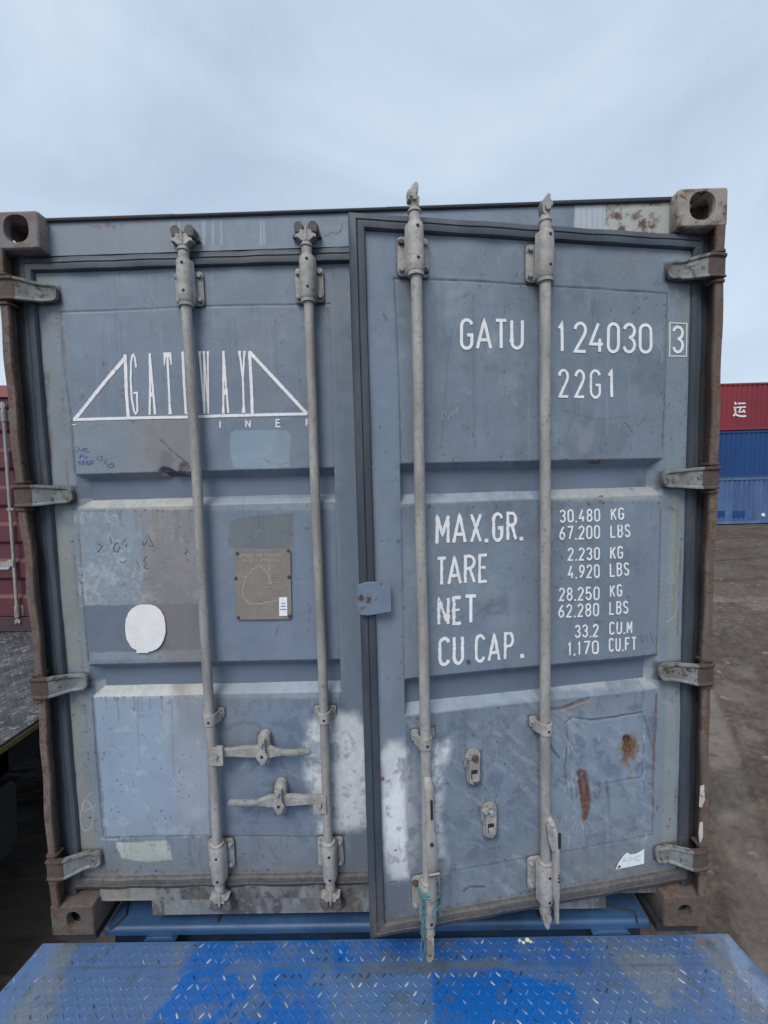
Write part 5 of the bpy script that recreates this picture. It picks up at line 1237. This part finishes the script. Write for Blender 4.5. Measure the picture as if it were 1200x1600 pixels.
# ================================================================== blue tread-plate platform in front
KS = .11
def pm(x, y, off=0):
    X, Y = WZ(x, y, -.05); Yc = max(Y, -.6); return (X / (1 + KS * (.02 - Yc)), Y)
PB = (.058, .120, .265)
pv = Canvas(-1.272, 1.308, -2.2, .018, .0075, pm, PB, seed=8)
BRI = (.003, .095, .36); FAD = (.07, .13, .25); GRN = (.19, .20, .185)
pv.C *= (1 + (vn(pv.U, pv.Z, 3, 101, 5) - .5) * .25)[..., None]
pv.poly([(60, 1465), (290, 1465), (285, 1520), (240, 1600), (-60, 1600)], (.072, .130, .262), .8, soft=.03, wob=.03, freq=12)
pv.poly([(305, 1466), (560, 1466), (570, 1500), (520, 1520), (530, 1640), (225, 1640), (262, 1560), (290, 1520)], BRI, .95, soft=.012, wob=.045, freq=14, tex=.25, tfreq=18)
pv.poly([(560, 1466), (960, 1466), (950, 1500), (700, 1505), (560, 1500)], (.010, .09, .33), .85, soft=.014, wob=.04, freq=14, tex=.25, tfreq=22)
pv.poly([(672, 1518), (770, 1512), (890, 1540), (908, 1570), (900, 1650), (680, 1650)], BRI, .97, soft=.006, wob=.014, freq=14)
pv.poly([(440, 1505), (600, 1502), (600, 1560), (560, 1600), (505, 1600), (500, 1560), (440, 1540)], (.05, .13, .27), .45, soft=.03, wob=.03, freq=12, tex=.3, tfreq=20)
pv.poly([(505, 1530), (668, 1530), (672, 1640), (510, 1640)], (.07, .14, .29), .6, soft=.03, wob=.04, freq=12)
pv.poly([(560, 1500), (790, 1500), (760, 1522), (560, 1530)], (.085, .105, .125), .75, soft=.025, wob=.03, tex=.3, tfreq=25)
pv.poly([(440, 1480), (520, 1470), (520, 1500), (440, 1510)], (.08, .13, .20), .5, soft=.02, wob=.03, tex=.3)
pv.poly([(930, 1480), (1090, 1475), (1200, 1640), (950, 1640)], (.068, .125, .255), .8, soft=.03, wob=.03, freq=12)
pv.poly([(960, 1490), (1055, 1490), (1070, 1540), (1040, 1570), (1000, 1550)], GRN, .55, soft=.02, wob=.04, tex=.4, tfreq=30)
pv.poly([(1078, 1462), (1142, 1462), (1150, 1500), (1240, 1640), (1180, 1640), (1120, 1520), (1090, 1490)], (.15, .15, .14), .7, soft=.012, wob=.02, tex=.4, tfreq=25)
pv.poly([(1130, 1465), (1145, 1465), (1240, 1600), (1225, 1610), (1150, 1520)], (.20, .24, .33), .6, soft=.01, wob=.01)
pv.blob(1110, 1480, .03, .04, (.05, .05, .05), .8, wob=.5); pv.blob(1095, 1472, .02, .02, (.15, .09, .06), .7, wob=.5); pv.blob(1128, 1500, .02, .05, (.12, .11, .09), .6, wob=.5)
pv.poly([(92, 1470), (118, 1470), (100, 1530), (70, 1620), (-10, 1640), (20, 1580), (66, 1520)], (.155, .16, .145), .65, soft=.012, wob=.02, tex=.4, tfreq=25)
pv.line([(90, 1513), (300, 1510), (600, 1508), (900, 1507), (1120, 1508)], .005, (.06, .075, .08), .6, brk=.5)
pv.line([(640, 1508), (790, 1506)], .010, (.13, .14, .12), .6, brk=.4); pv.line([(400, 1508), (590, 1507)], .010, (.11, .13, .13), .5, brk=.4)
sl = (slice(None), slice(None))
pv.blend(sl, sst(vn(pv.U, pv.Z, 11, 111, 5, .65), .58, .68), (.11, .14, .18), .45)
pv.blend(sl, sst(vn(pv.U, pv.Z, 30, 112, 5, .65), .60, .70), (.07, .085, .10), .5)
pv.D += (vn(pv.U, pv.Z, 4, 113, 2) - .5) * .004
plat = empty('loading_platform', (0, 0, 0)); tag(plat, 'blue tread-plate loading platform below the open container door', 'platform')
plate = pv.build('tread_plate', canvas_mat('worn_blue_tread_paint', rough=.34, var=.15, spec=.5), plat, 0, .012)
me = plate.data; co = np.zeros(len(me.vertices) * 3); me.vertices.foreach_get('co', co); co = co.reshape(-1, 3)
X, Y, Z = co[:, 0] * (1 + KS * (.02 - np.maximum(co[:, 2], -.6))), co[:, 2].copy(), -.05 - co[:, 1]
co = np.stack([X, Y, Z], 1); me.vertices.foreach_set('co', co.ravel()); me.update()
# raised lozenges, joined into the plate
rsn = np.random.RandomState(4); vs = []; fs = []; cs = []
pit = .0262
for i in range(int(2.56 / pit)):
    for j in range(int(2.19 / pit)):
        u = -1.260 + i * pit; y = .004 - j * pit
        if abs(y + .070) < .006: continue
        ang = math.radians(52 if (i + j) % 2 else -48) + rsn.normal(0, .05); L = .0125 * rsn.uniform(.85, 1.05); w = .0034; h = .0024 * rsn.uniform(.7, 1.1)
        ii = min(pv.nu - 1, max(0, int((u + 1.272) / .0075))); jj = min(pv.nz - 1, max(0, int((y + 2.2) / .0075)))
        c = pv.C[jj, ii].copy(); q = rsn.rand()
        worn_glint = .11 if (-.85 < u < .45) else .025; dk = .22 if (-.35 < u < .5 and -.15 < y < -.03) else .05
        if q < worn_glint: c = c * .35 + np.array((.50, .51, .50)) * rsn.uniform(.35, .75)  # bare worn tips and white glints, both put into the colour
        elif q < worn_glint + .10: c = c * .7 + np.array((.25, .28, .33)) * .3
        elif q < worn_glint + .10 + dk: c = c * .45
        px_, py_ = u * (1 + KS * (.02 - max(y, -.6))), y
        ca, sa = math.cos(ang), math.sin(ang); b = len(vs)
        for a_, b_, hh in ((-L, 0, 0), (-L * .45, -w, 0), (L * .45, -w, 0), (L, 0, 0), (L * .45, w, 0), (-L * .45, w, 0), (-L * .6, 0, h * .8), (0, -w * .3, h), (L * .6, 0, h * .8), (0, w * .3, h)):
            vs.append((px_ + a_ * ca - b_ * sa, py_ + a_ * sa + b_ * ca, -.0516 + hh + .0012)); cs.append((*c, 1))
        fs += [(b, b + 1, b + 6), (b + 1, b + 7, b + 6), (b + 1, b + 2, b + 7), (b + 2, b + 8, b + 7), (b + 2, b + 3, b + 8), (b + 3, b + 4, b + 8), (b + 4, b + 9, b + 8), (b + 4, b + 5, b + 9), (b + 5, b + 6, b + 9), (b + 5, b, b + 6), (b + 6, b + 7, b + 8, b + 9)]
lm = bpy.data.meshes.new('loz'); lm.from_pydata(vs, [], fs); at = lm.color_attributes.new('Col', 'FLOAT_COLOR', 'POINT'); at.data.foreach_set('color', np.array(cs).ravel())
lm.polygons.foreach_set('use_smooth', [False] * len(fs))
import bmesh
bm = bmesh.new(); bm.from_mesh(plate.data); bm.from_mesh(lm); bm.to_mesh(plate.data); bm.free()
m = MB(); q = lambda X, Y: X * (1 + KS * (.02 - max(Y, -.6)))
for sx, X0 in ((-1, -1.272), (1, 1.308)):
    for ya, yb in ((.016, -.6), (-.6, -2.2)):
        xa, xb = q(X0, ya) - sx * .004, q(X0, yb) - sx * .004; m.prism_z([(xa, ya), (xb, yb), (xb - sx * .01, yb), (xa - sx * .01, ya)], -.19, -.0625)
m.box(-1.26, 1.29, .004, .014, -.19, -.0625); m.box(-1.6, 1.6, -2.19, -2.18, -.19, -.0625)
m.build('side_skirt', M_TRB2, plat)
for x in (-1.15, 1.15):
    for y in (-.15, -2.0): m = MB(); m.box(x - .05, x + .05, y - .05, y + .05, -1.17, -.0626); m.build('leg', M_TRB2, plat)
    m = MB(); m.box(x - .03, x + .03, -1.95, -.2, -.9, -.84); m.build('brace', M_TRB2, plat)
# pale pebbles caught at the platform's back edge
for k, (x, y) in enumerate(((812, 1470), (818, 1473), (824, 1469), (829, 1472))):
    X, Y = WZ(x, y, -.046); b = MB(); r = random.uniform(.006, .010); rs = []
    for i in range(6):
        a = -math.pi / 2 + math.pi * i / 5; rs.append([(X + r * math.cos(a) * math.cos(t) * random.uniform(.85, 1.15) + .0001, Y + r * .8 * math.cos(a) * math.sin(t), -.0445 + r * .7 * math.sin(a)) for t in [2 * math.pi * j / 8 for j in range(8)]])
    b.rings(rs); o = b.build('pebble', flat_mat('pale_pebble', (.5, .52, .4), .8, var=.3), None, angle=80)
    tag(o, 'tiny pale pebble lying on the blue platform below the open door\'s inner locking bar', 'pebble', 'pebbles on the platform edge')

# ================================================================== ground
def axis(segs):
    out = [segs[0][0]]
    for a, b, s in segs:
        n = max(1, int(round((b - a) / s))); out += list(np.linspace(a, b, n + 1)[1:])
    return np.array(out)
gx = axis([(-800, -60, 60), (-60, -8, 2), (-8, -2, .15), (-2, 1.2, .4), (1.2, 5, .025), (5, 12, .05), (12, 30, .2), (30, 90, 3), (90, 800, 60)])
gy = axis([(-60, -4, 3), (-4, .5, .15), (.5, 4, .025), (4, 12, .05), (12, 24, .12), (24, 60, 2), (60, 1200, 60)])
GX, GY = np.meshgrid(gx, gy)
near = np.clip(1 - np.hypot(GX - 4, GY - 6) / 60, 0, 1)
H = (vn(GX, GY, .35, 201, 3) - .5) * .10 + (vn(GX, GY, 2.2, 202, 5, .6) - .5) * .045
clod = sst(vn(GX, GY, 6.0, 203, 5, .68), .56, .78); H += clod * .040
fine = vn(GX, GY, 26, 204, 3, .7); H += (fine - .5) * .010
GC = np.zeros((*GX.shape, 3)) + np.array((.086, .064, .051))
GC *= (1 + (vn(GX, GY, .8, 211, 5, .6) - .5) * .75)[..., None]; GC *= (1 + (fine - .5) * .9)[..., None]; GC *= (1 + (vn(GX, GY, 9, 221, 4, .7) - .5) * .8)[..., None]; GC *= (1 + (np.random.RandomState(3).rand(*GX.shape) - .5) * .5)[..., None]
def gmix(m, c, a=1):
    global GC
    m = np.clip(m, 0, 1)[..., None] * a; GC = GC * (1 - m) + np.array(c) * m
gmix(sst(vn(GX, GY, 3.3, 212, 6, .65), .58, .74), (.036, .030, .028), .75)      # damp dark crumbs
gmix(sst(vn(GX, GY, 1.1, 213, 5, .6), .60, .74), (.165, .132, .110), .6)       # dry pale dust
# wheel ruts
def rut(x0, y0, x1, y1, w, dep, col, a, wob=.3, tread=True):
    global H
    dx, dy = x1 - x0, y1 - y0; L = math.hypot(dx, dy); dx /= L; dy /= L
    s_ = (GX - x0) * dx + (GY - y0) * dy; n_ = -(GX - x0) * dy + (GY - y0) * dx + (vn(s_, s_ * 0, .25, int(x0 * 10) + 300, 2) - .5) * wob
    m = (1 - sst(np.abs(n_), w * .6, w * 1.1)) * (.35 + .65 * sst(vn(GX, GY, 1.7, int(y0 * 10) + 400, 4, .6), .38, .58)) * sst(s_, -.5, .5) * (1 - sst(s_, L - .5, L + .5)); H -= m * dep; H += (1 - sst(np.abs(np.abs(n_) - w * 1.15), 0, w * .3)) * dep * .6 * sst(s_, -.5, .5) * (1 - sst(s_, L - .5, L + .5))
    if tread: ch = (np.abs(((s_ + np.abs(n_) * 1.0) / .13) % 1 - .5) < .22); H -= m * ch * .012; gmix(m * ch, (.05, .042, .042), .5)
    gmix(m, col, a)
rut(-2, 11.5, 22, 13.5, .2, .045, (.034, .028, .024), .85, .6); rut(-2, 13.2, 22, 15.4, .2, .045, (.034, .028, .024), .8, .6)
rut(-2, 9.4, 20, 10.6, .2, .04, (.04, .033, .028), .8, .6); rut(0, 16.5, 26, 18.0, .25, .04, (.04, .033, .028), .8, .8); rut(0, 7.6, 15, 8.4, .16, .03, (.17, .145, .125), .5, .5)
rut(2.2, .6, 7.2, 9.5, .16, .025, (.19, .165, .145), .7, .3, False); rut(3.3, .6, 8.6, 8.0, .16, .03, (.075, .062, .06), .5, .3)
rut(2.2, 1.9, 4.0, 2.6, .22, .02, (.05, .042, .042), .5, .3)
cxr, cyr = 8.4, 5.4
for r0 in (1.35, 1.62, 1.9):
    rr = np.hypot(GX - cxr, GY - cyr); th = np.arctan2(GY - cyr, GX - cxr); m_ = (1 - sst(np.abs(rr - r0), .05, .09)) * (th < 3.6) * ((th > 1.3) | (th < -2.2)); m_ = m_ * sst(vn(GX, GY, 2.5, 230, 4, .6), .40, .55); H -= m_ * .02; gmix(m_, (.06, .048, .042), .55)
for k in range(900):      # stones and splinters of darker earth
    x, y = random.uniform(1.6, 10) , random.uniform(.3, 10); w = random.uniform(.008, .038); l = w * random.uniform(1, 3)
    i0, i1 = np.searchsorted(gx, (x - l * 2, x + l * 2)); j0, j1 = np.searchsorted(gy, (y - l * 2, y + l * 2)); s_ = (slice(j0, j1), slice(i0, i1))
    d = np.hypot((GX[s_] - x) / l, (GY[s_] - y) / w); m_ = 1 - sst(d, .6, 1); H[s_] += m_ * w * .5; GC[s_] = GC[s_] * (1 - m_[..., None] * .8) + np.array(random.choice(((.05, .04, .038), (.24, .22, .21), (.09, .075, .07)))) * m_[..., None] * .8
H = H * near - .02; GZ = -1.17 + H
n = GX.size; idx = np.arange(n).reshape(GX.shape); q_ = np.stack([idx[:-1, :-1], idx[:-1, 1:], idx[1:, 1:], idx[1:, :-1]], -1).reshape(-1, 4)
me = bpy.data.meshes.new('ground'); me.vertices.add(n); me.vertices.foreach_set('co', np.stack([GX, GY, GZ], -1).ravel())
me.loops.add(q_.size); me.loops.foreach_set('vertex_index', q_.ravel()); me.polygons.add(len(q_)); me.polygons.foreach_set('loop_start', np.arange(len(q_)) * 4); me.update(calc_edges=True)
at = me.color_attributes.new('Col', 'FLOAT_COLOR', 'POINT'); c4 = np.ones((n, 4)); c4[:, :3] = GC.reshape(-1, 3); at.data.foreach_set('color', c4.ravel())
me.polygons.foreach_set('use_smooth', np.ones(len(q_), bool)); M_GR = canvas_mat('dirt', rough=.66, var=.3, bstr=1.0, bscale=40, spec=.4)
for nd in M_GR.node_tree.nodes:
    if nd.bl_idname == 'ShaderNodeBump': nd.inputs['Distance'].default_value = .012
me.materials.append(M_GR); gr = bpy.data.objects.new('ground', me); COL.objects.link(gr); tag(gr, kind='structure')

# ================================================================== stacked containers across the yard
def far_container(name, x0, y0, z0, mat, edge, label, extra=None, L=12.19, W=2.438, Hh=2.575):
    root = empty(name, (x0, y0, z0)); tag(root, label, 'shipping container')
    m = MB(); pitch = .268; pts = []; x = .16
    while x < L - .16:
        for a, d in ((0, 1), (.25, 1), (.42, 0), (.80, 0)):
            xx = x + a * pitch
            if xx < L - .16: pts.append((xx, d * .045))
        x += pitch
    pts.append((L - .16, 0)); n = len(pts)
    for yy, sg in ((.03, 1), (W - .03, -1)):
        vs = [(a, yy + sg * d, .16) for a, d in pts] + [(a, yy + sg * d, Hh - .12) for a, d in pts]
        m.add(vs, [(i, i + 1, n + i + 1, n + i) for i in range(n - 1)])
    m.build('side_wall', mat, root, angle=20)
    m = MB()
    for yy in (0, W - .06):
        m.box(.16, L - .16, yy, yy + .06, 0.02, .16); m.box(.16, L - .16, yy + .002, yy + .06, Hh - .12, Hh - .02)
    for xx in (0, L - .16):
        for yy in (0, W - .16): m.box(xx, xx + .16, yy + .001, yy + .159, .118, Hh - .118)
    m.build('frame', edge, root, bevel=.006)
    m = MB(); m.box(.05, L - .05, .06, W - .06, Hh - .06, Hh - .03); m.box(.05, .09, .1, W - .1, .1, Hh - .1); m.box(L - .09, L - .05, .1, W - .1, .1, Hh - .1); m.box(.05, L - .05, .1, W - .1, .10, .15); m.build('end_wall', mat, root)
    for xx in (-.01, L - .168):
        for yy in (-.01, W - .152):
            for zz in (0, Hh - .118):
                c = MB(); c.box(xx, xx + .178, yy, yy + .162, zz, zz + .118); c.build('corner_casting', edge, root, bevel=.008)
    if extra: extra(root)
    return root
M_RED = weathered('faded_red_container', (.215, .020, .034), (.18, .016, .030), rust=.04, scale=1.3, rough=.5, grime=.25, streak=(1, 1, .2))
M_BLU = weathered('deep_blue_container', (.004, .050, .19), (.004, .040, .155), rust=.03, scale=1.3, rough=.5, grime=.25, streak=(1, 1, .2))
M_BLU2 = weathered('chalky_blue_container', (.085, .15, .30), (.035, .075, .20), rust=.06, scale=3.2, rough=.6, grime=.4, streak=(1, 1, .2))
M_LB = weathered('pale_streaked_rail', (.11, .19, .33), (.06, .11, .22), rust=.05, scale=2, rough=.6)
SX, SY = 14.6, 22.2
def yun(root):
    i = Ink(.028, .006)
    T = lambda x, y: (WY(1000 + x / 5.335, 560 + y / 5.335, SY)[0] - SX, WY(1000 + x / 5.335, 560 + y / 5.335, SY)[1] - 4.02)
    for pts, w in (([(818, 374), (882, 372)], .075), ([(808, 406), (886, 403)], .075), ([(846, 406), (826, 446), (874, 440)], .07), ([(864, 424), (880, 450)], .075), ([(792, 364), (806, 382)], .09), ([(784, 408), (804, 409), (792, 428), (802, 440), (796, 462)], .075), ([(780, 478), (798, 462), (818, 474), (850, 480), (888, 478)], .095)):
        i.stroke([T(*p) for p in pts], w)
    i.mb.build('painted_character', flat_mat('white_container_lettering', (.72, .70, .72), .6), root)
far_container('shipping_container', SX, SY, 4.01, M_RED, M_RED, 'red corrugated container with a white character, on top of the far stack', yun)
far_container('shipping_container', SX + .02, SY + .01, 1.42, M_BLU, M_BLU, 'deep blue corrugated container in the middle of the far stack')
def marks(root):
    m = MB()
    for a, b in ((1000 + 650 / 5.335, 1000 + 712 / 5.335), (1000 + 778 / 5.335, 1000 + 880 / 5.335)):
        x0, z1 = WY(a, 798, SY); x1, z0 = WY(b, 807, SY); m.box(x0 - SX, x1 - SX, .020, .0285, z0 + 1.15, z1 + 1.15)
    m.build('dark_patch', M_BLU, root)
    m = MB(); x, z = WY(1193.5, 804, SY); m.lathe([(.09, -.01), (.10, 0), (.10, .012)], (x - SX, .02, z + 1.15), 'y', 14); m.build('white_disc', flat_mat('white_disc_paint', (.8, .8, .82), .5), root)
far_container('shipping_container', SX - .01, SY, -1.17, M_BLU2, M_LB, 'chalky blue streaked container at the bottom of the far stack', marks)

# ================================================================== maroon container on the dark deck to the left
M_MAR = weathered('maroon_container_paint', (.115, .030, .040), (.085, .022, .031), rust=.10, scale=5, rough=.55, grime=.3)
M_MARL = weathered('maroon_container_header', (.30, .105, .115), (.24, .08, .09), rust=.08, scale=5, rough=.55)
M_MARD = weathered('maroon_dirty_sill', (.07, .035, .042), (.05, .03, .035), rust=.2, scale=8, rough=.7)
MX1 = -3.545; MX0 = MX1 - 2.438; MY = 2.93; MZ = .168
mar = empty('shipping_container', (MX0, MY, MZ)); mar.rotation_euler = (0, .018, 0); mar.location.z += .018 * 2.4; tag(mar, 'maroon shipping container standing on the dark deck beyond the left post', 'shipping container')
for k, (a, b) in enumerate(((.09, 1.215), (1.223, 2.348))):
    m = MB(); prof = [(.02, .02)]; z = .17
    prof = []
    zz = .16
    for c in (.47, .86, 1.25, 1.64, 2.03):
        prof += [(.030, c - .115), (.060, c - .080), (.060, c + .075), (.030, c + .11)]
    prof = [(.030, .16)] + prof + [(.030, 2.46), (.09, 2.46), (.09, .16)]
    m.prism_x(prof, a, b); d = m.build('door', M_MAR, mar, angle=20)
    for u in (a + .30, b - .27) if k == 1 else (a + .27, b - .30):
        t = MB(); t.lathe([(.016, .16), (.016, 2.42)], (u, -.005, 0), 'z', 12); t.build('locking_bar', M_BAR, d)
        for zc in (.22, 2.28):
            t = MB(); t.prism_y(rrect(u - .04, u + .04, zc - .06, zc + .06, .012), .022, .030); t.lathe([(.025, -.06), (.025, .06)], (u, -.005, zc), 'z', 12)
            for sx in (-1, 1):
                for sz in (-1, 1): t.lathe([(.008, -.006), (.008, 0)], (u + sx * .030, .022, zc + sz * .035), 'y', 8)
            t.build('bearing_bracket', M_HW, d, bevel=.001)
            c = MB(); s = 1 if zc > 1 else -1; c.prism_y([(u - .012, zc + s * .07), (u - .03, zc + s * .10), (u - .02, zc + s * .14), (u, zc + s * .11), (u + .02, zc + s * .14), (u + .03, zc + s * .10), (u + .012, zc + s * .07)], -.015, .02); c.build('cam', M_HW, d, bevel=.002)
        t = MB(); t.box(u - .022, u + .05, -.025, .030, 1.30, 1.325); t.build('bar_guide', M_HW, d, bevel=.002)
    ub = b - .27 if k == 1 else b - .30; zl = .745
    t = MB(); t.prism_y(rrect(ub - .05, ub + .012, zl - .035, zl + .035, .006), -.028, -.006); t.prism_y([(ub - .05, zl - .014), (ub - .05, zl + .014), (ub - .26, zl + .018), (ub - .42, zl + .009), (ub - .42, zl - .009), (ub - .26, zl - .018)], -.024, -.012); t.build('handle', M_HW, d, bevel=.002)
    for zc in (.30, .95, 1.6, 2.28):
        h_ = MB(); x = 2.348 if k else .09; s = 1 if k else -1
        h_.prism_y(rrect(min(x - s * .13, x + s * .06), max(x - s * .13, x + s * .06), zc - .035, zc + .035, .01), -.002, .018); h_.build('hinge', M_MARD, d, bevel=.002)
x, z = WY(6, 885, MY + .028); m = MB(); m.prism_y(rrect(x - MX0 - .10, x - MX0 + .055, z - MZ - .040, z - MZ + .040, .035, 5), .0245, .0298); m.build('label_plate', flat_mat('white_label', (.75, .77, .78), .4), mar)
m = MB()
for k in range(5): m.box(x - MX0 - .075 + k * .022, x - MX0 - .061 + k * .022, .0238, .0246, z - MZ - .006, z - MZ + .006)
m.build('label_print', flat_mat('label_blue_print', (.12, .2, .38), .5), mar)
m = MB(); m.box(.162, 2.276, .002, .10, 2.47, 2.59); m.build('header', M_MARL, mar, bevel=.003)
m = MB(); m.box(.162, 2.276, .002, .10, .0, .15); m.build('sill', M_MARD, mar, bevel=.003)
m = MB(); m.box(0, .085, 0, .12, .118, 2.478); m.box(2.353, 2.438, 0, .12, .118, 2.478); m.build('corner_post', M_MAR, mar, bevel=.003)
for xx in (-.003, 2.279):
    for zz in (0, 2.478):
        for yy in (-.004, 5.88):
            c = MB(); c.box(xx, xx + .162, yy, yy + .178, zz, zz + .118); o = c.build('corner_casting', M_MARD, mar, bevel=.008)
for sx in (0, 1):
    w = corr(.13, 5.9, .02, 2.56, 2.43 if sx else .008, 1 if sx else -1); w.build('side_wall', M_MAR, mar, angle=25)
m = MB(); m.box(.02, 2.42, .11, 5.95, 2.545, 2.565); m.box(.02, 2.42, 5.95, 5.99, 0, 2.56); m.build('roof', M_MAR, mar)

# ---------------- dark deck with a yellow edge
def deck_mat():
    m, t, b = newmat('black_worn_tread_deck')
    c = mixc(t, ramp(t, noise(t, 5, 6, .65), .4, .62), (.035, .037, .042), (.085, .087, .095))
    c = mixc(t, ramp(t, noise(t, 14, 7, .7, dist=1.2), .55, .64), c, (.22, .23, .25))  # pale scratches and wet glints mixed into the base colour
    t.links.new(c, b.inputs['Base Color'])
    r = t.nodes.new('ShaderNodeMapRange'); r.inputs['To Min'].default_value = .25; r.inputs['To Max'].default_value = .8
    t.links.new(noise(t, 3.5, 6, .7), r.inputs[0]); t.links.new(r.outputs[0], b.inputs['Roughness']); bump(t, b, noise(t, 30, 6, .7), .7, .006); return m
deck = empty('flatbed_trailer'); tag(deck, 'black flatbed with a yellow edge strip carrying the maroon container', 'trailer')
DZ = .165; DX = -2.262
m = MB(); m.box(-6.4, DX, -2.5, 9.2, DZ - .02, DZ)
pitd = .036
for i in range(int(1.9 / pitd)):
    for j in range(int(2.9 / pitd)):
        x, y = DX - .03 - i * pitd, .1 + j * pitd
        a = math.radians(45 if (i + j) % 2 else -45); L = .016; w = .006; ca, sa = math.cos(a), math.sin(a); pp = [(-L, 0, 0), (0, -w, 0), (L, 0, 0), (0, w, 0), (-L * .4, 0, .004), (L * .4, 0, .004)]
        m.add([(x + p * ca - q2 * sa, y + p * sa + q2 * ca, DZ - .0005 + hh) for p, q2, hh in pp], [(0, 1, 4), (1, 5, 4), (1, 2, 5), (2, 3, 5), (3, 4, 5), (3, 0, 4)])
m.build('deck', deck_mat(), deck, angle=60)
m = MB(); m.box(DX - .02, DX + .004, -2.5, 9.2, DZ - .055, DZ - .0205); m.build('edge_strip', weathered('worn_yellow_edge', (.25, .19, .055), (.17, .13, .05), rust=.25, scale=16, rough=.6), deck, bevel=.003)
m = MB(); m.box(DX - .35, DX - .10, -2.4, 9.0, -.10, DZ - .021); m.box(-5.8, -5.5, -2.4, 9, -.35, DZ - .021); m.box(-3.2, -2.95, -2.4, 9, -.45, DZ - .0215)
for y in range(-2, 9): m.box(-6.3, DX - .1, y, y + .08, -.12, DZ - .022)
m.build('chassis_beam', M_BLK, deck, bevel=.004)
m = MB(); m.prism_x([(.25, -.62), (1.05, -.62), (1.11, -.56), (1.13, -.22), (1.10, -.17), (.25, -.14)], -2.95, -2.36); m.build('side_box', flat_mat('dark_grey_side_box', (.035, .038, .042), .5, var=.2, scale=8), deck, bevel=.03)
for y in (2.4, 3.7, -1.2):
    for x in (-2.75, -5.6): wheel(deck, x, y, -1.17 + .48, .48, .28)
